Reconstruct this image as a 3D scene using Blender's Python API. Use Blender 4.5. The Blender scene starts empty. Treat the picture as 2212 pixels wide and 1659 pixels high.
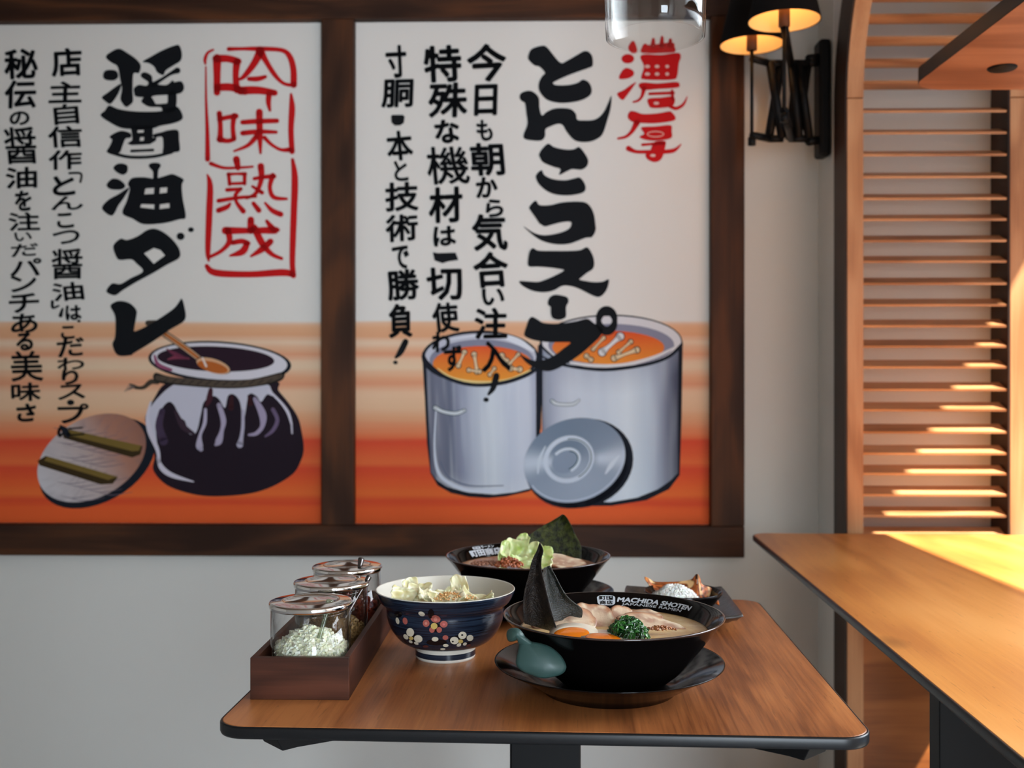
import bpy, bmesh, math, random
from mathutils import Vector, Matrix, noise
from mathutils.geometry import tessellate_polygon
from mathutils.bvhtree import BVHTree
random.seed(7)
S = bpy.context.scene
COL = S.collection
F, CX, CY, CAMZ = 2300.0, 1106.0, 826.0, 1.08
PI = math.pi

# ---------------------------------------------------------------- camera, world, lights, exposure
cd = bpy.data.cameras.new('camera'); cam = bpy.data.objects.new('camera', cd); COL.objects.link(cam)
cam.location = (0, 0, CAMZ); cam.rotation_euler = (PI/2, 0, 0)
cd.sensor_width = 36; cd.lens = F/2212*36; cd.shift_y = -(829.5-CY)/2212
cd.clip_start = 0.05
cd.dof.use_dof = True; cd.dof.focus_distance = 1.24; cd.dof.aperture_fstop = 6.2
S.camera = cam
S.view_settings.view_transform = 'Standard'; S.view_settings.look = 'None'
S.view_settings.exposure = 0.0; S.view_settings.gamma = 1.0
try: S.view_settings.use_curve_mapping = False
except Exception: pass

w = bpy.data.worlds.new('world'); S.world = w; w.use_nodes = True
w.node_tree.nodes['Background'].inputs[0].default_value = (0.62, 0.78, 1.0, 1)
w.node_tree.nodes['Background'].inputs[1].default_value = 0.9

def lamp(name, kind, loc, energy, color, direction=None, **k):
    l = bpy.data.lights.new(name, kind); l.energy = energy; l.color = color
    for a, b in k.items(): setattr(l, a, b)
    o = bpy.data.objects.new(name, l); COL.objects.link(o); o.location = loc
    if direction is not None: o.rotation_euler = Vector(direction).to_track_quat('-Z', 'Y').to_euler()
    return o
SUN = Vector((-1, 0.9, -1.83))
lamp('sun', 'SUN', (4, -2, 4), 17, (1.0, 0.90, 0.74), SUN, angle=0.012)
# daylight entering by the two windows of the room
lamp('daylight_side', 'AREA', (1.72, 1.25, 1.75), 36, (0.86, 0.93, 1.0), (-1, -0.4, -0.5), shape='RECTANGLE', size=1.6, size_y=1.3, spread=1.7)
lamp('daylight_behind', 'AREA', (1.02, -2.43, 1.2), 116, (0.78, 0.89, 1.0), (-.12, 1, 0), shape='RECTANGLE', size=.95, size_y=1.9)

# ---------------------------------------------------------------- helpers
def srgb(r, g, b, a=1):
    def f(c):
        c /= 255.0
        return c/12.92 if c <= 0.04045 else ((c+0.055)/1.055)**2.4
    return (f(r), f(g), f(b), a)
def U(px, py, d):
    return Vector(((px-CX)/F*d, d, CAMZ+(CY-py)/F*d))
def tab(px, py, z=0.72):           # point on a horizontal plane seen at a pixel
    d = (CAMZ-z)*F/(py-CY); return U(px, py, d)

def newmat(name):
    m = bpy.data.materials.new(name); m.use_nodes = True
    return m, m.node_tree, m.node_tree.nodes['Principled BSDF']
def pmat(name, col, rough=0.5, metal=0, spec=0.5, noise_amt=0.0, nscale=30, bump=0, bscale=80, coat=0, sss=0, stretch=(1,1,1), col2=None, emit=None, es=0, trans=0):
    m, nt, b = newmat(name)
    b.inputs['Base Color'].default_value = col; b.inputs['Roughness'].default_value = rough
    b.inputs['Metallic'].default_value = metal
    b.inputs['Specular IOR Level'].default_value = spec
    b.inputs['Coat Weight'].default_value = coat; b.inputs['Coat Roughness'].default_value = 0.05
    if trans: b.inputs['Transmission Weight'].default_value = trans
    if sss:
        b.inputs['Subsurface Weight'].default_value = sss; b.inputs['Subsurface Scale'].default_value = 0.004
    if emit: b.inputs['Emission Color'].default_value = emit; b.inputs['Emission Strength'].default_value = es
    N = nt.nodes; L = nt.links
    if noise_amt or bump or col2:
        tc = N.new('ShaderNodeTexCoord'); mp = N.new('ShaderNodeMapping'); mp.inputs['Scale'].default_value = stretch
        L.new(tc.outputs['Object'], mp.inputs[0])
    if noise_amt or col2:
        n = N.new('ShaderNodeTexNoise'); n.inputs['Scale'].default_value = nscale; n.inputs['Detail'].default_value = 5
        L.new(mp.outputs[0], n.inputs['Vector'])
        r = N.new('ShaderNodeValToRGB'); r.color_ramp.elements[0].position = 0.38; r.color_ramp.elements[1].position = 0.62
        c2 = col2 or tuple(min(1, c*(1+noise_amt)) for c in col[:3])+(1,)
        c1 = col if col2 else tuple(c*(1-noise_amt) for c in col[:3])+(1,)
        r.color_ramp.elements[0].color = c1; r.color_ramp.elements[1].color = c2
        L.new(n.outputs[0], r.inputs[0]); L.new(r.outputs[0], b.inputs['Base Color'])
    if bump:
        n2 = N.new('ShaderNodeTexNoise'); n2.inputs['Scale'].default_value = bscale; n2.inputs['Detail'].default_value = 6
        L.new(mp.outputs[0], n2.inputs['Vector'])
        bp = N.new('ShaderNodeBump'); bp.inputs['Strength'].default_value = bump; bp.inputs['Distance'].default_value = 0.002
        L.new(n2.outputs[0], bp.inputs['Height']); L.new(bp.outputs[0], b.inputs['Normal'])
    return m
def wood(name, c_dark, c_mid, c_light, along='Y', scale=1.0, rough=0.42, knots=False, spec=0.4, streak=0.35, bump=0.12):
    m, nt, b = newmat(name); N = nt.nodes; L = nt.links
    tc = N.new('ShaderNodeTexCoord')
    oi = N.new('ShaderNodeObjectInfo')
    add = N.new('ShaderNodeVectorMath'); add.operation = 'ADD'
    sc_ = N.new('ShaderNodeVectorMath'); sc_.operation = 'SCALE'; sc_.inputs['Scale'].default_value = 7.0
    cmb = N.new('ShaderNodeCombineXYZ')
    for i in range(3): L.new(oi.outputs['Random'], cmb.inputs[i])
    L.new(cmb.outputs[0], sc_.inputs[0]); L.new(tc.outputs['Object'], add.inputs[0]); L.new(sc_.outputs[0], add.inputs[1])
    def mp(s_across, s_along):
        q = N.new('ShaderNodeMapping'); v = [s_across*scale]*3; v['XYZ'.index(along)] = s_along*scale
        q.inputs['Scale'].default_value = v; L.new(add.outputs[0], q.inputs[0]); return q
    big = N.new('ShaderNodeTexNoise'); big.inputs['Scale'].default_value = 1; big.inputs['Detail'].default_value = 3; big.inputs['Distortion'].default_value = 0.6
    L.new(mp(6, 1.1).outputs[0], big.inputs['Vector'])
    # growth rings: the noise field cut into bands
    mul = N.new('ShaderNodeMath'); mul.operation = 'MULTIPLY'; mul.inputs[1].default_value = 26
    sn = N.new('ShaderNodeMath'); sn.operation = 'SINE'
    L.new(big.outputs[0], mul.inputs[0]); L.new(mul.outputs[0], sn.inputs[0])
    fine = N.new('ShaderNodeTexNoise'); fine.inputs['Scale'].default_value = 1; fine.inputs['Detail'].default_value = 6; fine.inputs['Roughness'].default_value = 0.7
    L.new(mp(160, 5).outputs[0], fine.inputs['Vector'])
    blot = N.new('ShaderNodeTexNoise'); blot.inputs['Scale'].default_value = 1; blot.inputs['Detail'].default_value = 2
    L.new(mp(9, 2.2).outputs[0], blot.inputs['Vector'])
    def math_(op, a, bb):
        q = N.new('ShaderNodeMath'); q.operation = op
        for i, x in enumerate((a, bb)):
            if isinstance(x, (int, float)): q.inputs[i].default_value = x
            else: L.new(x, q.inputs[i])
        return q.outputs[0]
    s = math_('ADD', math_('MULTIPLY', sn.outputs[0], 0.13), math_('MULTIPLY', fine.outputs[0], streak))
    s = math_('ADD', s, math_('MULTIPLY', blot.outputs[0], 0.75))
    s = math_('SUBTRACT', s, (streak*0.5+0.375)-0.5)
    r = N.new('ShaderNodeValToRGB'); cr = r.color_ramp
    cr.elements[0].position = 0.28; cr.elements[0].color = c_dark
    cr.elements[1].position = 0.72; cr.elements[1].color = c_light
    e = cr.elements.new(0.5); e.color = c_mid
    L.new(s, r.inputs[0]); out = r.outputs[0]
    if knots:
        v = N.new('ShaderNodeTexVoronoi'); v.inputs['Scale'].default_value = 1; L.new(mp(6, 3.4).outputs[0], v.inputs['Vector'])
        kr = N.new('ShaderNodeValToRGB'); kr.color_ramp.elements[0].position = 0.03; kr.color_ramp.elements[0].color = (0.85,)*3+(1,)
        kr.color_ramp.elements[1].position = 0.13; kr.color_ramp.elements[1].color = (0, 0, 0, 1)
        L.new(v.outputs['Distance'], kr.inputs[0])
        g = N.new('ShaderNodeSeparateColor'); L.new(v.outputs['Color'], g.inputs[0])
        k = math_('MULTIPLY', kr.outputs[0], math_('GREATER_THAN', g.outputs[0], 0.55))
        # short dark pores and cracks
        p = N.new('ShaderNodeTexNoise'); p.inputs['Scale'].default_value = 1; p.inputs['Detail'].default_value = 2; L.new(mp(330, 26).outputs[0], p.inputs['Vector'])
        k2 = math_('MULTIPLY', math_('GREATER_THAN', p.outputs[0], 0.69), 0.30)
        k = math_('MAXIMUM', k, k2)
        mx = N.new('ShaderNodeMix'); mx.data_type = 'RGBA'
        L.new(k, mx.inputs['Factor']); L.new(out, mx.inputs['A']); mx.inputs['B'].default_value = tuple(c*0.35 for c in c_dark[:3])+(1,)
        out = mx.outputs['Result']
    L.new(out, b.inputs['Base Color'])
    b.inputs['Roughness'].default_value = rough; b.inputs['Specular IOR Level'].default_value = spec
    bp = N.new('ShaderNodeBump'); bp.inputs['Strength'].default_value = bump; bp.inputs['Distance'].default_value = 0.001
    L.new(fine.outputs[0], bp.inputs['Height']); L.new(bp.outputs[0], b.inputs['Normal'])
    return m
def glassmat(name, tint=(1, 1, 1, 1), rough=0.0, body=0.0, bodycol=(0.5, 0.6, 0.6, 1), ior=1.5):
    # thin-walled glass: fresnel mix of see-through and mirror reflection
    m, nt, b = newmat(name); N = nt.nodes; L = nt.links
    tr = N.new('ShaderNodeBsdfTransparent'); tr.inputs[0].default_value = tint
    gl = N.new('ShaderNodeBsdfGlossy'); gl.inputs['Roughness'].default_value = rough
    ge = N.new('ShaderNodeNewGeometry'); dt = N.new('ShaderNodeVectorMath'); dt.operation = 'DOT_PRODUCT'
    L.new(ge.outputs['Normal'], dt.inputs[0]); L.new(ge.outputs['Incoming'], dt.inputs[1])
    def mm(op, a, bb=None):
        q = N.new('ShaderNodeMath'); q.operation = op
        for i, x in enumerate((a, bb)):
            if x is None: continue
            if isinstance(x, (int, float)): q.inputs[i].default_value = x
            else: L.new(x, q.inputs[i])
        return q
    f0 = ((ior-1)/(ior+1))**2
    fr = mm('ADD', mm('MULTIPLY', mm('POWER', mm('SUBTRACT', 1.0, mm('ABSOLUTE', dt.outputs['Value']).outputs[0]).outputs[0], 5.0).outputs[0], 1-f0).outputs[0], f0)
    mx = N.new('ShaderNodeMixShader'); L.new(fr.outputs[0], mx.inputs[0]); L.new(tr.outputs[0], mx.inputs[1]); L.new(gl.outputs[0], mx.inputs[2])
    out = mx.outputs[0]
    if body:
        df = N.new('ShaderNodeBsdfPrincipled'); df.inputs['Base Color'].default_value = bodycol; df.inputs['Roughness'].default_value = 0.2 if rough < .2 else .55
        m2 = N.new('ShaderNodeMixShader'); m2.inputs[0].default_value = body; L.new(out, m2.inputs[1]); L.new(df.outputs[0], m2.inputs[2]); out = m2.outputs[0]
    L.new(out, N['Material Output'].inputs[0]); N.remove(b)
    return m
def colmat(name, rough=0.6, spec=0.3, bump=0, bscale=200, sss=0, coat=0):
    m, nt, b = newmat(name); N = nt.nodes; L = nt.links
    a = N.new('ShaderNodeAttribute'); a.attribute_name = 'Col'
    L.new(a.outputs['Color'], b.inputs['Base Color']); b.inputs['Roughness'].default_value = rough; b.inputs['Specular IOR Level'].default_value = spec
    b.inputs['Coat Weight'].default_value = coat; b.inputs['Coat Roughness'].default_value = 0.08
    if sss: b.inputs['Subsurface Weight'].default_value = sss; b.inputs['Subsurface Scale'].default_value = 0.004
    if bump:
        tc = N.new('ShaderNodeTexCoord'); n2 = N.new('ShaderNodeTexNoise'); n2.inputs['Scale'].default_value = bscale; n2.inputs['Detail'].default_value = 5
        L.new(tc.outputs['Object'], n2.inputs['Vector'])
        bp = N.new('ShaderNodeBump'); bp.inputs['Strength'].default_value = bump; bp.inputs['Distance'].default_value = 0.002
        L.new(n2.outputs[0], bp.inputs['Height']); L.new(bp.outputs[0], b.inputs['Normal'])
    return m

def thing(name, label, cat, loc=(0, 0, 0), rotz=0, group=None):
    o = bpy.data.objects.new(name, None); COL.objects.link(o); o.location = loc; o.rotation_euler = (0, 0, rotz)
    o.empty_display_size = 0.05
    o['label'] = label; o['category'] = cat
    if group: o['group'] = group
    return o
def tag(o, label, cat, group=None, kind=None):
    o['label'] = label; o['category'] = cat
    if group: o['group'] = group
    if kind: o['kind'] = kind
    return o
def mk(name, verts, faces, mat, parent=None, loc=None, rotz=0, smooth=False, cols=None, bevel=0, solid=0, subsurf=0, autos=False, offs=0):
    me = bpy.data.meshes.new(name); me.from_pydata([tuple(v) for v in verts], [], faces)
    if cols is not None:
        at = me.color_attributes.new('Col', 'FLOAT_COLOR', 'POINT')
        flat = []
        for c in cols: flat.extend((c[0], c[1], c[2], 1.0))
        at.data.foreach_set('color', flat)
    bm = bmesh.new(); bm.from_mesh(me)
    if cols is None or solid == 0: bmesh.ops.recalc_face_normals(bm, faces=bm.faces) if len(bm.faces) < 60000 and not name.startswith('print') else None
    bm.to_mesh(me); bm.free()
    if smooth: me.polygons.foreach_set('use_smooth', [True]*len(me.polygons))
    o = bpy.data.objects.new(name, me); COL.objects.link(o)
    if mat: me.materials.append(mat)
    if parent: o.parent = parent
    if loc is not None: o.location = loc
    if rotz: o.rotation_euler = (0, 0, rotz)
    if solid:
        md = o.modifiers.new('s', 'SOLIDIFY'); md.thickness = solid; md.offset = offs
    if subsurf:
        md = o.modifiers.new('ss', 'SUBSURF'); md.levels = subsurf; md.render_levels = subsurf
    if bevel:
        md = o.modifiers.new('b', 'BEVEL'); md.width = bevel; md.segments = 2; md.limit_method = 'ANGLE'; md.angle_limit = 0.6
        md.harden_normals = False
    return o
def boxv(x0, x1, y0, y1, z0, z1):
    v = [(x0,y0,z0),(x1,y0,z0),(x1,y1,z0),(x0,y1,z0),(x0,y0,z1),(x1,y0,z1),(x1,y1,z1),(x0,y1,z1)]
    f = [(0,3,2,1),(4,5,6,7),(0,1,5,4),(1,2,6,5),(2,3,7,6),(3,0,4,7)]
    return v, f
def box(name, x0, x1, y0, y1, z0, z1, mat, parent=None, bevel=0.0015, **k):
    v, f = boxv(x0, x1, y0, y1, z0, z1); return mk(name, v, f, mat, parent, bevel=bevel, **k)
class MB:
    def __init__(s): s.v = []; s.f = []; s.c = []
    def add(s, v, f, c=None):
        n = len(s.v); s.v += [tuple(p) for p in v]; s.f += [tuple(i+n for i in q) for q in f]
        if c is not None: s.c += ([c]*len(v) if not isinstance(c, list) else c)
    def box(s, *a): s.add(*boxv(*a))
    def tube(s, pts, r, n=10, cap=True, c=None):
        pts = [Vector(p) for p in pts]; R = r if isinstance(r, (list, tuple)) else [r]*len(pts)
        base = len(s.v); t0 = (pts[1]-pts[0]).normalized(); up = Vector((0,0,1)) if abs(t0.z) < 0.9 else Vector((1,0,0))
        nrm = t0.cross(up).normalized(); vv = []; ff = []
        for i, p in enumerate(pts):
            t = ((pts[min(i+1, len(pts)-1)]-pts[max(i-1, 0)])).normalized()
            nrm = (nrm-t*nrm.dot(t)).normalized(); bn = t.cross(nrm)
            for k in range(n):
                a = 2*PI*k/n; vv.append(p+(nrm*math.cos(a)+bn*math.sin(a))*R[i])
        for i in range(len(pts)-1):
            for k in range(n): ff.append((i*n+k, i*n+(k+1)%n, (i+1)*n+(k+1)%n, (i+1)*n+k))
        if cap: ff.append(tuple(range(n))[::-1]); ff.append(tuple((len(pts)-1)*n+k for k in range(n)))
        s.add(vv, ff, c)
    def lathe(s, prof, n=48, c=None, cx=0, cy=0, cz=0):
        vv = []; ff = []; m = len(prof)
        for k in range(n):
            a = 2*PI*k/n
            for r, z in prof: vv.append((cx+r*math.cos(a), cy+r*math.sin(a), cz+z))
        for k in range(n):
            for i in range(m-1):
                a, b = k*m+i, ((k+1)%n)*m+i
                ff.append((a, b, b+1, a+1))
        s.add(vv, ff, c)
    def build(s, name, mat, parent=None, **k):
        return mk(name, s.v, s.f, mat, parent, cols=s.c if s.c else None, **k)
def lathe(name, prof, mat, parent=None, n=64, **k):
    m = MB(); m.lathe(prof, n); o = m.build(name, mat, parent, smooth=True, **k)
    bm = bmesh.new(); bm.from_mesh(o.data); bmesh.ops.remove_doubles(bm, verts=bm.verts, dist=1e-6); bm.to_mesh(o.data); bm.free()
    return o
def catmull(p, n=6, closed=False):
    out = []; N = len(p); rng = N if closed else N-1
    for i in range(rng):
        if closed: a, b, c, d = p[(i-1)%N], p[i], p[(i+1)%N], p[(i+2)%N]
        else: a, b, c, d = p[max(i-1,0)], p[i], p[i+1], p[min(i+2,N-1)]
        for k in range(n):
            t = k/n
            out.append(tuple(0.5*(2*b[j]+(c[j]-a[j])*t+(2*a[j]-5*b[j]+4*c[j]-d[j])*t*t+(3*b[j]-a[j]-3*c[j]+d[j])*t**3) for j in range(len(b))))
    if not closed: out.append(tuple(p[-1]))
    return out
def slab_outline(w_, d_, r, n=8):
    out = []
    for cx, cy, a0 in ((w_/2-r, d_/2-r, 0), (-w_/2+r, d_/2-r, PI/2), (-w_/2+r, -d_/2+r, PI), (w_/2-r, -d_/2+r, 1.5*PI)):
        for k in range(n+1):
            a = a0+PI/2*k/n; out.append((cx+r*math.cos(a), cy+r*math.sin(a)))
    return out
def rings(name, outlines, mat, parent=None, capb=True, capt=True, **k):
    v = []; f = []; n = len(outlines[0])
    for o in outlines: v += o
    for i in range(len(outlines)-1):
        for j in range(n): f.append((i*n+j, i*n+(j+1)%n, (i+1)*n+(j+1)%n, (i+1)*n+j))
    if capb: f.append(tuple(range(n))[::-1])
    if capt: f.append(tuple((len(outlines)-1)*n+j for j in range(n)))
    return mk(name, v, f, mat, parent, **k)
def tabletop(t, w_, d_, r, zt, th, wm, bm_):
    # wooden top sheet with a black moulded edge band around it
    o = [[(x, y, z) for x, y in slab_outline(w_-2*i, d_-2*i, max(r-i, .002))] for i, z in ((0.003, zt-th), (0.0025, zt-th+.001), (0.0025, zt-.0008), (0.0035, zt))]
    rings('tabletop', o, wm, t)
    e = [[(x, y, z) for x, y in slab_outline(w_-2*i, d_-2*i, r-i)] for i, z in ((0.0035, zt-th), (0.001, zt-th+.0005), (0, zt-th+.003), (0, zt-.0025), (0.0008, zt-.0008), (0.0024, zt-.0003), (0.0026, zt-.002))]
    rings('edge_band', e, bm_, t, capb=False, capt=False, smooth=True)

# ---------------------------------------------------------------- materials
M = {}
M['wall'] = pmat('wall_paint', srgb(222, 220, 214), 0.85, spec=0.2, bump=0.15, bscale=240)
M['ceil'] = pmat('ceiling_paint', srgb(150, 135, 120), 0.9, spec=0.1)
M['floor'] = pmat('grey_floor_tile', srgb(196, 200, 204), .5, noise_amt=.06, nscale=8)
M['oak'] = wood('tabletop_oak', srgb(112, 62, 32), srgb(160, 96, 52), srgb(188, 120, 68), 'Y', 1.0, 0.36, knots=True, spec=0.45, streak=.7)
M['oak2'] = wood('tabletop_oak_warm', srgb(194, 122, 58), srgb(218, 146, 72), srgb(232, 164, 90), 'Y', 0.8, 0.34, knots=True, spec=0.45)
M['frame'] = wood('dark_walnut', srgb(46, 26, 16), srgb(66, 39, 24), srgb(90, 52, 28), 'X', 1.0, 0.6, spec=.2)
M['framev'] = wood('dark_walnut_upright', srgb(46, 26, 16), srgb(66, 39, 24), srgb(90, 52, 28), 'Z', 1.0, 0.6, spec=.2)
M['tray'] = wood('walnut_tray', srgb(50, 26, 18), srgb(72, 39, 26), srgb(90, 50, 34), 'X', 1.6, 0.5, spec=.25)
M['trayl'] = wood('walnut_tray_long', srgb(50, 26, 18), srgb(72, 39, 26), srgb(90, 50, 34), 'Y', 1.6, 0.5, spec=.25)
M['louver'] = wood('louver_teak', srgb(160, 108, 68), srgb(196, 142, 98), srgb(214, 164, 118), 'X', 1.0, 0.45)
M['louverz'] = wood('louver_teak_upright', srgb(170, 116, 76), srgb(202, 148, 104), srgb(218, 168, 124), 'Z', 1.0, 0.45)
M['louverdark'] = wood('dark_cheek_wood', srgb(38, 22, 15), srgb(52, 31, 21), srgb(62, 38, 26), 'Z', 1.0, 0.5)
M['panel'] = wood('lower_panel_wood', srgb(120, 68, 32), srgb(156, 94, 46), srgb(180, 114, 60), 'X', 1.0, 0.45)
M['shelfwood'] = wood('shelf_wood', srgb(140, 88, 60), srgb(164, 108, 76), srgb(180, 124, 90), 'X', 0.8, 0.45)
M['edge'] = pmat('black_edging', srgb(19, 19, 21), 0.34, spec=0.35)
M['blackmetal'] = pmat('black_powder_coat', srgb(11, 11, 12), 0.5, spec=0.2)
M['steel'] = pmat('polished_steel', (0.78, 0.74, 0.71, 1), 0.09, metal=1)
M['glass'] = glassmat('clear_jar_glass', (0.995, 0.998, 0.996, 1))
M['glass2'] = glassmat('clear_pendant_glass', (0.975, 0.98, 0.975, 1), ior=1.4)
M['blackglaze'] = pmat('black_glazed_ceramic', srgb(9, 7, 7), 0.11, spec=0.18)
M['stone'] = pmat('dark_slate_glaze', srgb(52, 50, 48), 0.3, spec=0.5, noise_amt=0.35, nscale=60, bump=0.3, bscale=220)
M['bandfront'] = M['wall']

# ---------------------------------------------------------------- room
WROT = -math.atan(0.0207); WD = 2.85
def struct(o): o['kind'] = 'structure'; return o
wb = struct(box('wall_back', -3.4, 2.4, 0, 0.12, 0, 2.62, M['wall'], loc=(0, WD, 0), rotz=WROT, bevel=0))
struct(box('floor', -3.4, 2.2, -2.6, 3.05, -0.08, 0, M['floor'], bevel=0))
struct(box('ceiling', -3.4, 1.87, -2.6, 3.05, 2.6, 2.68, M['ceil'], bevel=0))
struct(box('wall_left', -3.45, -3.35, -2.6, 3.05, 0, 2.6, M['wall'], bevel=0))
WX = 1.75
mb = MB()
WY0, WY1, WZ0, WZ1 = 0.0, 2.2, 0.10, 2.52
mb.box(WX, WX+.12, -2.6, WY0, 0, 2.6); mb.box(WX, WX+.12, WY1, 2.95, 0, 2.6)
mb.box(WX, WX+.12, WY0, WY1, 0, WZ0); mb.box(WX, WX+.12, WY0, WY1, WZ1, 2.6)
struct(mb.build('wall_right', M['wall']))
mb = MB()
for a, b2 in ((WY0, WY0+.05), (WY1-.05, WY1)): mb.box(WX+.03, WX+.09, a, b2, WZ0, WZ1)
mb.box(WX+.03, WX+.09, WY0, WY1, WZ0, WZ0+.05)
struct(mb.build('window_1', M['blackmetal']))
mb = MB()
FX0, FX1, FZ0, FZ1 = 0.52, 1.52, 0.38, 2.32
mb.box(-3.4, FX0, -2.6, -2.48, 0, 2.6); mb.box(FX1, 1.9, -2.6, -2.48, 0, 2.6)
mb.box(FX0, FX1, -2.6, -2.48, 0, FZ0); mb.box(FX0, FX1, -2.6, -2.48, FZ1, 2.6)
struct(mb.build('wall_front', M['wall']))
mb = MB()
for xx in (FX0, FX1-.04): mb.box(xx, xx+.04, -2.57, -2.52, FZ0, FZ1)
struct(mb.build('window_2', M['blackmetal']))
struct(box('blocker_wall_left', -3.35, .22, -.70, -.62, 0, 2.6, M['wall'], bevel=0))  # unseen slab added to cut window light towards the left of the back wall
struct(box('blocker_wall_right', 0.72, WX, 0.46, 0.52, 0, 2.6, M['wall'], bevel=0))  # invented out-of-view slab, keeps window light off the back wall's right end
# ---------------------------------------------------------------- framed posters on the back wall
TW = math.tan(WROT)
def wallpt(px, py, off=0.0):
    # point of the back wall plane (shifted off metres into the room) seen at a photograph pixel
    k = (px-CX)/F; d = (WD-off)/(1-TW*k); return U(px, py, d)
frame = thing('picture_frame', 'wide dark walnut frame with centre upright around both painted posters', 'frame', (0, WD, 0), WROT)
ca, sa = math.cos(WROT), math.sin(WROT)
def wl(v):                       # world -> wall-local (x along the wall, y out of it, z up)
    x, y = v.x, v.y-WD
    return Vector((x*ca+y*sa, -x*sa+y*ca, v.z))
def wx(px, off=0.03): return wl(wallpt(px, 826, off)).x
def wz(py, px=800, off=0.03): return wl(wallpt(px, py, off)).z
xL0, xL1, xR0, xR1, xE = wx(-78), wx(694.5), wx(764.8), wx(1535.7), wx(1608)
zB, zT, zBo = wz(1134.5), wz(41), wz(1202)
D0 = -0.034
box('bottom_rail', xL0-.09, xE, D0, -.0005, zBo, zB, M['frame'], frame, bevel=.003)
box('top_rail', xL0-.09, xE, D0, -.0005, zT, zT+(zB-zBo), M['frame'], frame, bevel=.003)
for a, b2 in ((xL0-.09, xL0), (xL1, xR0), (xR1, xE)):
    box('upright', a, b2, D0-.0006, -.0006, zB+.0003, zT-.0003, M['framev'], frame, bevel=.003)

def paper_mat():
    m, nt, b = newmat('printed_paper'); N = nt.nodes; L = nt.links
    tc = N.new('ShaderNodeTexCoord'); sep = N.new('ShaderNodeSeparateXYZ'); L.new(tc.outputs['Object'], sep.inputs[0])
    n = N.new('ShaderNodeTexNoise'); n.inputs['Scale'].default_value = 1; n.inputs['Detail'].default_value = 4
    mp = N.new('ShaderNodeMapping'); mp.inputs['Scale'].default_value = (1.6, 1, 46); L.new(tc.outputs['Object'], mp.inputs[0]); L.new(mp.outputs[0], n.inputs['Vector'])
    h = zT-zB
    mul = N.new('ShaderNodeMath'); mul.operation = 'MULTIPLY'; mul.inputs[1].default_value = 1/h; L.new(sep.outputs['Z'], mul.inputs[0])
    ns = N.new('ShaderNodeMath'); ns.operation = 'MULTIPLY_ADD'; ns.inputs[1].default_value = 0.016; L.new(n.outputs[0], ns.inputs[0]); L.new(mul.outputs[0], ns.inputs[2])
    su = N.new('ShaderNodeMath'); su.operation = 'SUBTRACT'; su.inputs[1].default_value = 0.008; L.new(ns.outputs[0], su.inputs[0])
    r = N.new('ShaderNodeValToRGB'); cr = r.color_ramp
    def pos(py): return (1134.5-py)/1093.5
    stops = [(1134, (236, 100, 48)), (1098, (236, 98, 48)), (1086, (222, 76, 44)), (1070, (238, 112, 54)), (1046, (234, 98, 50)), (1015, (222, 78, 48)), (1000, (234, 112, 62)),
             (985, (230, 100, 58)), (955, (220, 78, 50)), (940, (230, 126, 82)), (905, (228, 166, 126)), (880, (232, 190, 154)), (850, (236, 196, 162)), (828, (228, 158, 122)), (812, (232, 174, 136)),
             (795, (236, 206, 174)), (778, (236, 200, 168)), (766, (230, 160, 124)), (752, (232, 182, 146)), (738, (238, 208, 180)), (724, (230, 170, 130)), (706, (232, 178, 138)), (697, (234, 190, 156)), (690, (232, 228, 222))]
    # a colour ramp holds 32 stops
    while len(cr.elements) > 1: cr.elements.remove(cr.elements[0])
    cr.elements[0].position = 0; cr.elements[0].color = srgb(*stops[0][1])
    for py, c in stops[1:]:
        e = cr.elements.new(min(1, pos(py))); e.color = srgb(*c)
    L.new(su.outputs[0], r.inputs[0]); L.new(r.outputs[0], b.inputs['Base Color']); b.inputs['Roughness'].default_value = 0.65; b.inputs['Specular IOR Level'].default_value = 0.15
    return m
M['paper'] = paper_mat(); M['ink'] = colmat('printed_ink', 0.7, 0.12)
PY = -0.006
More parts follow.
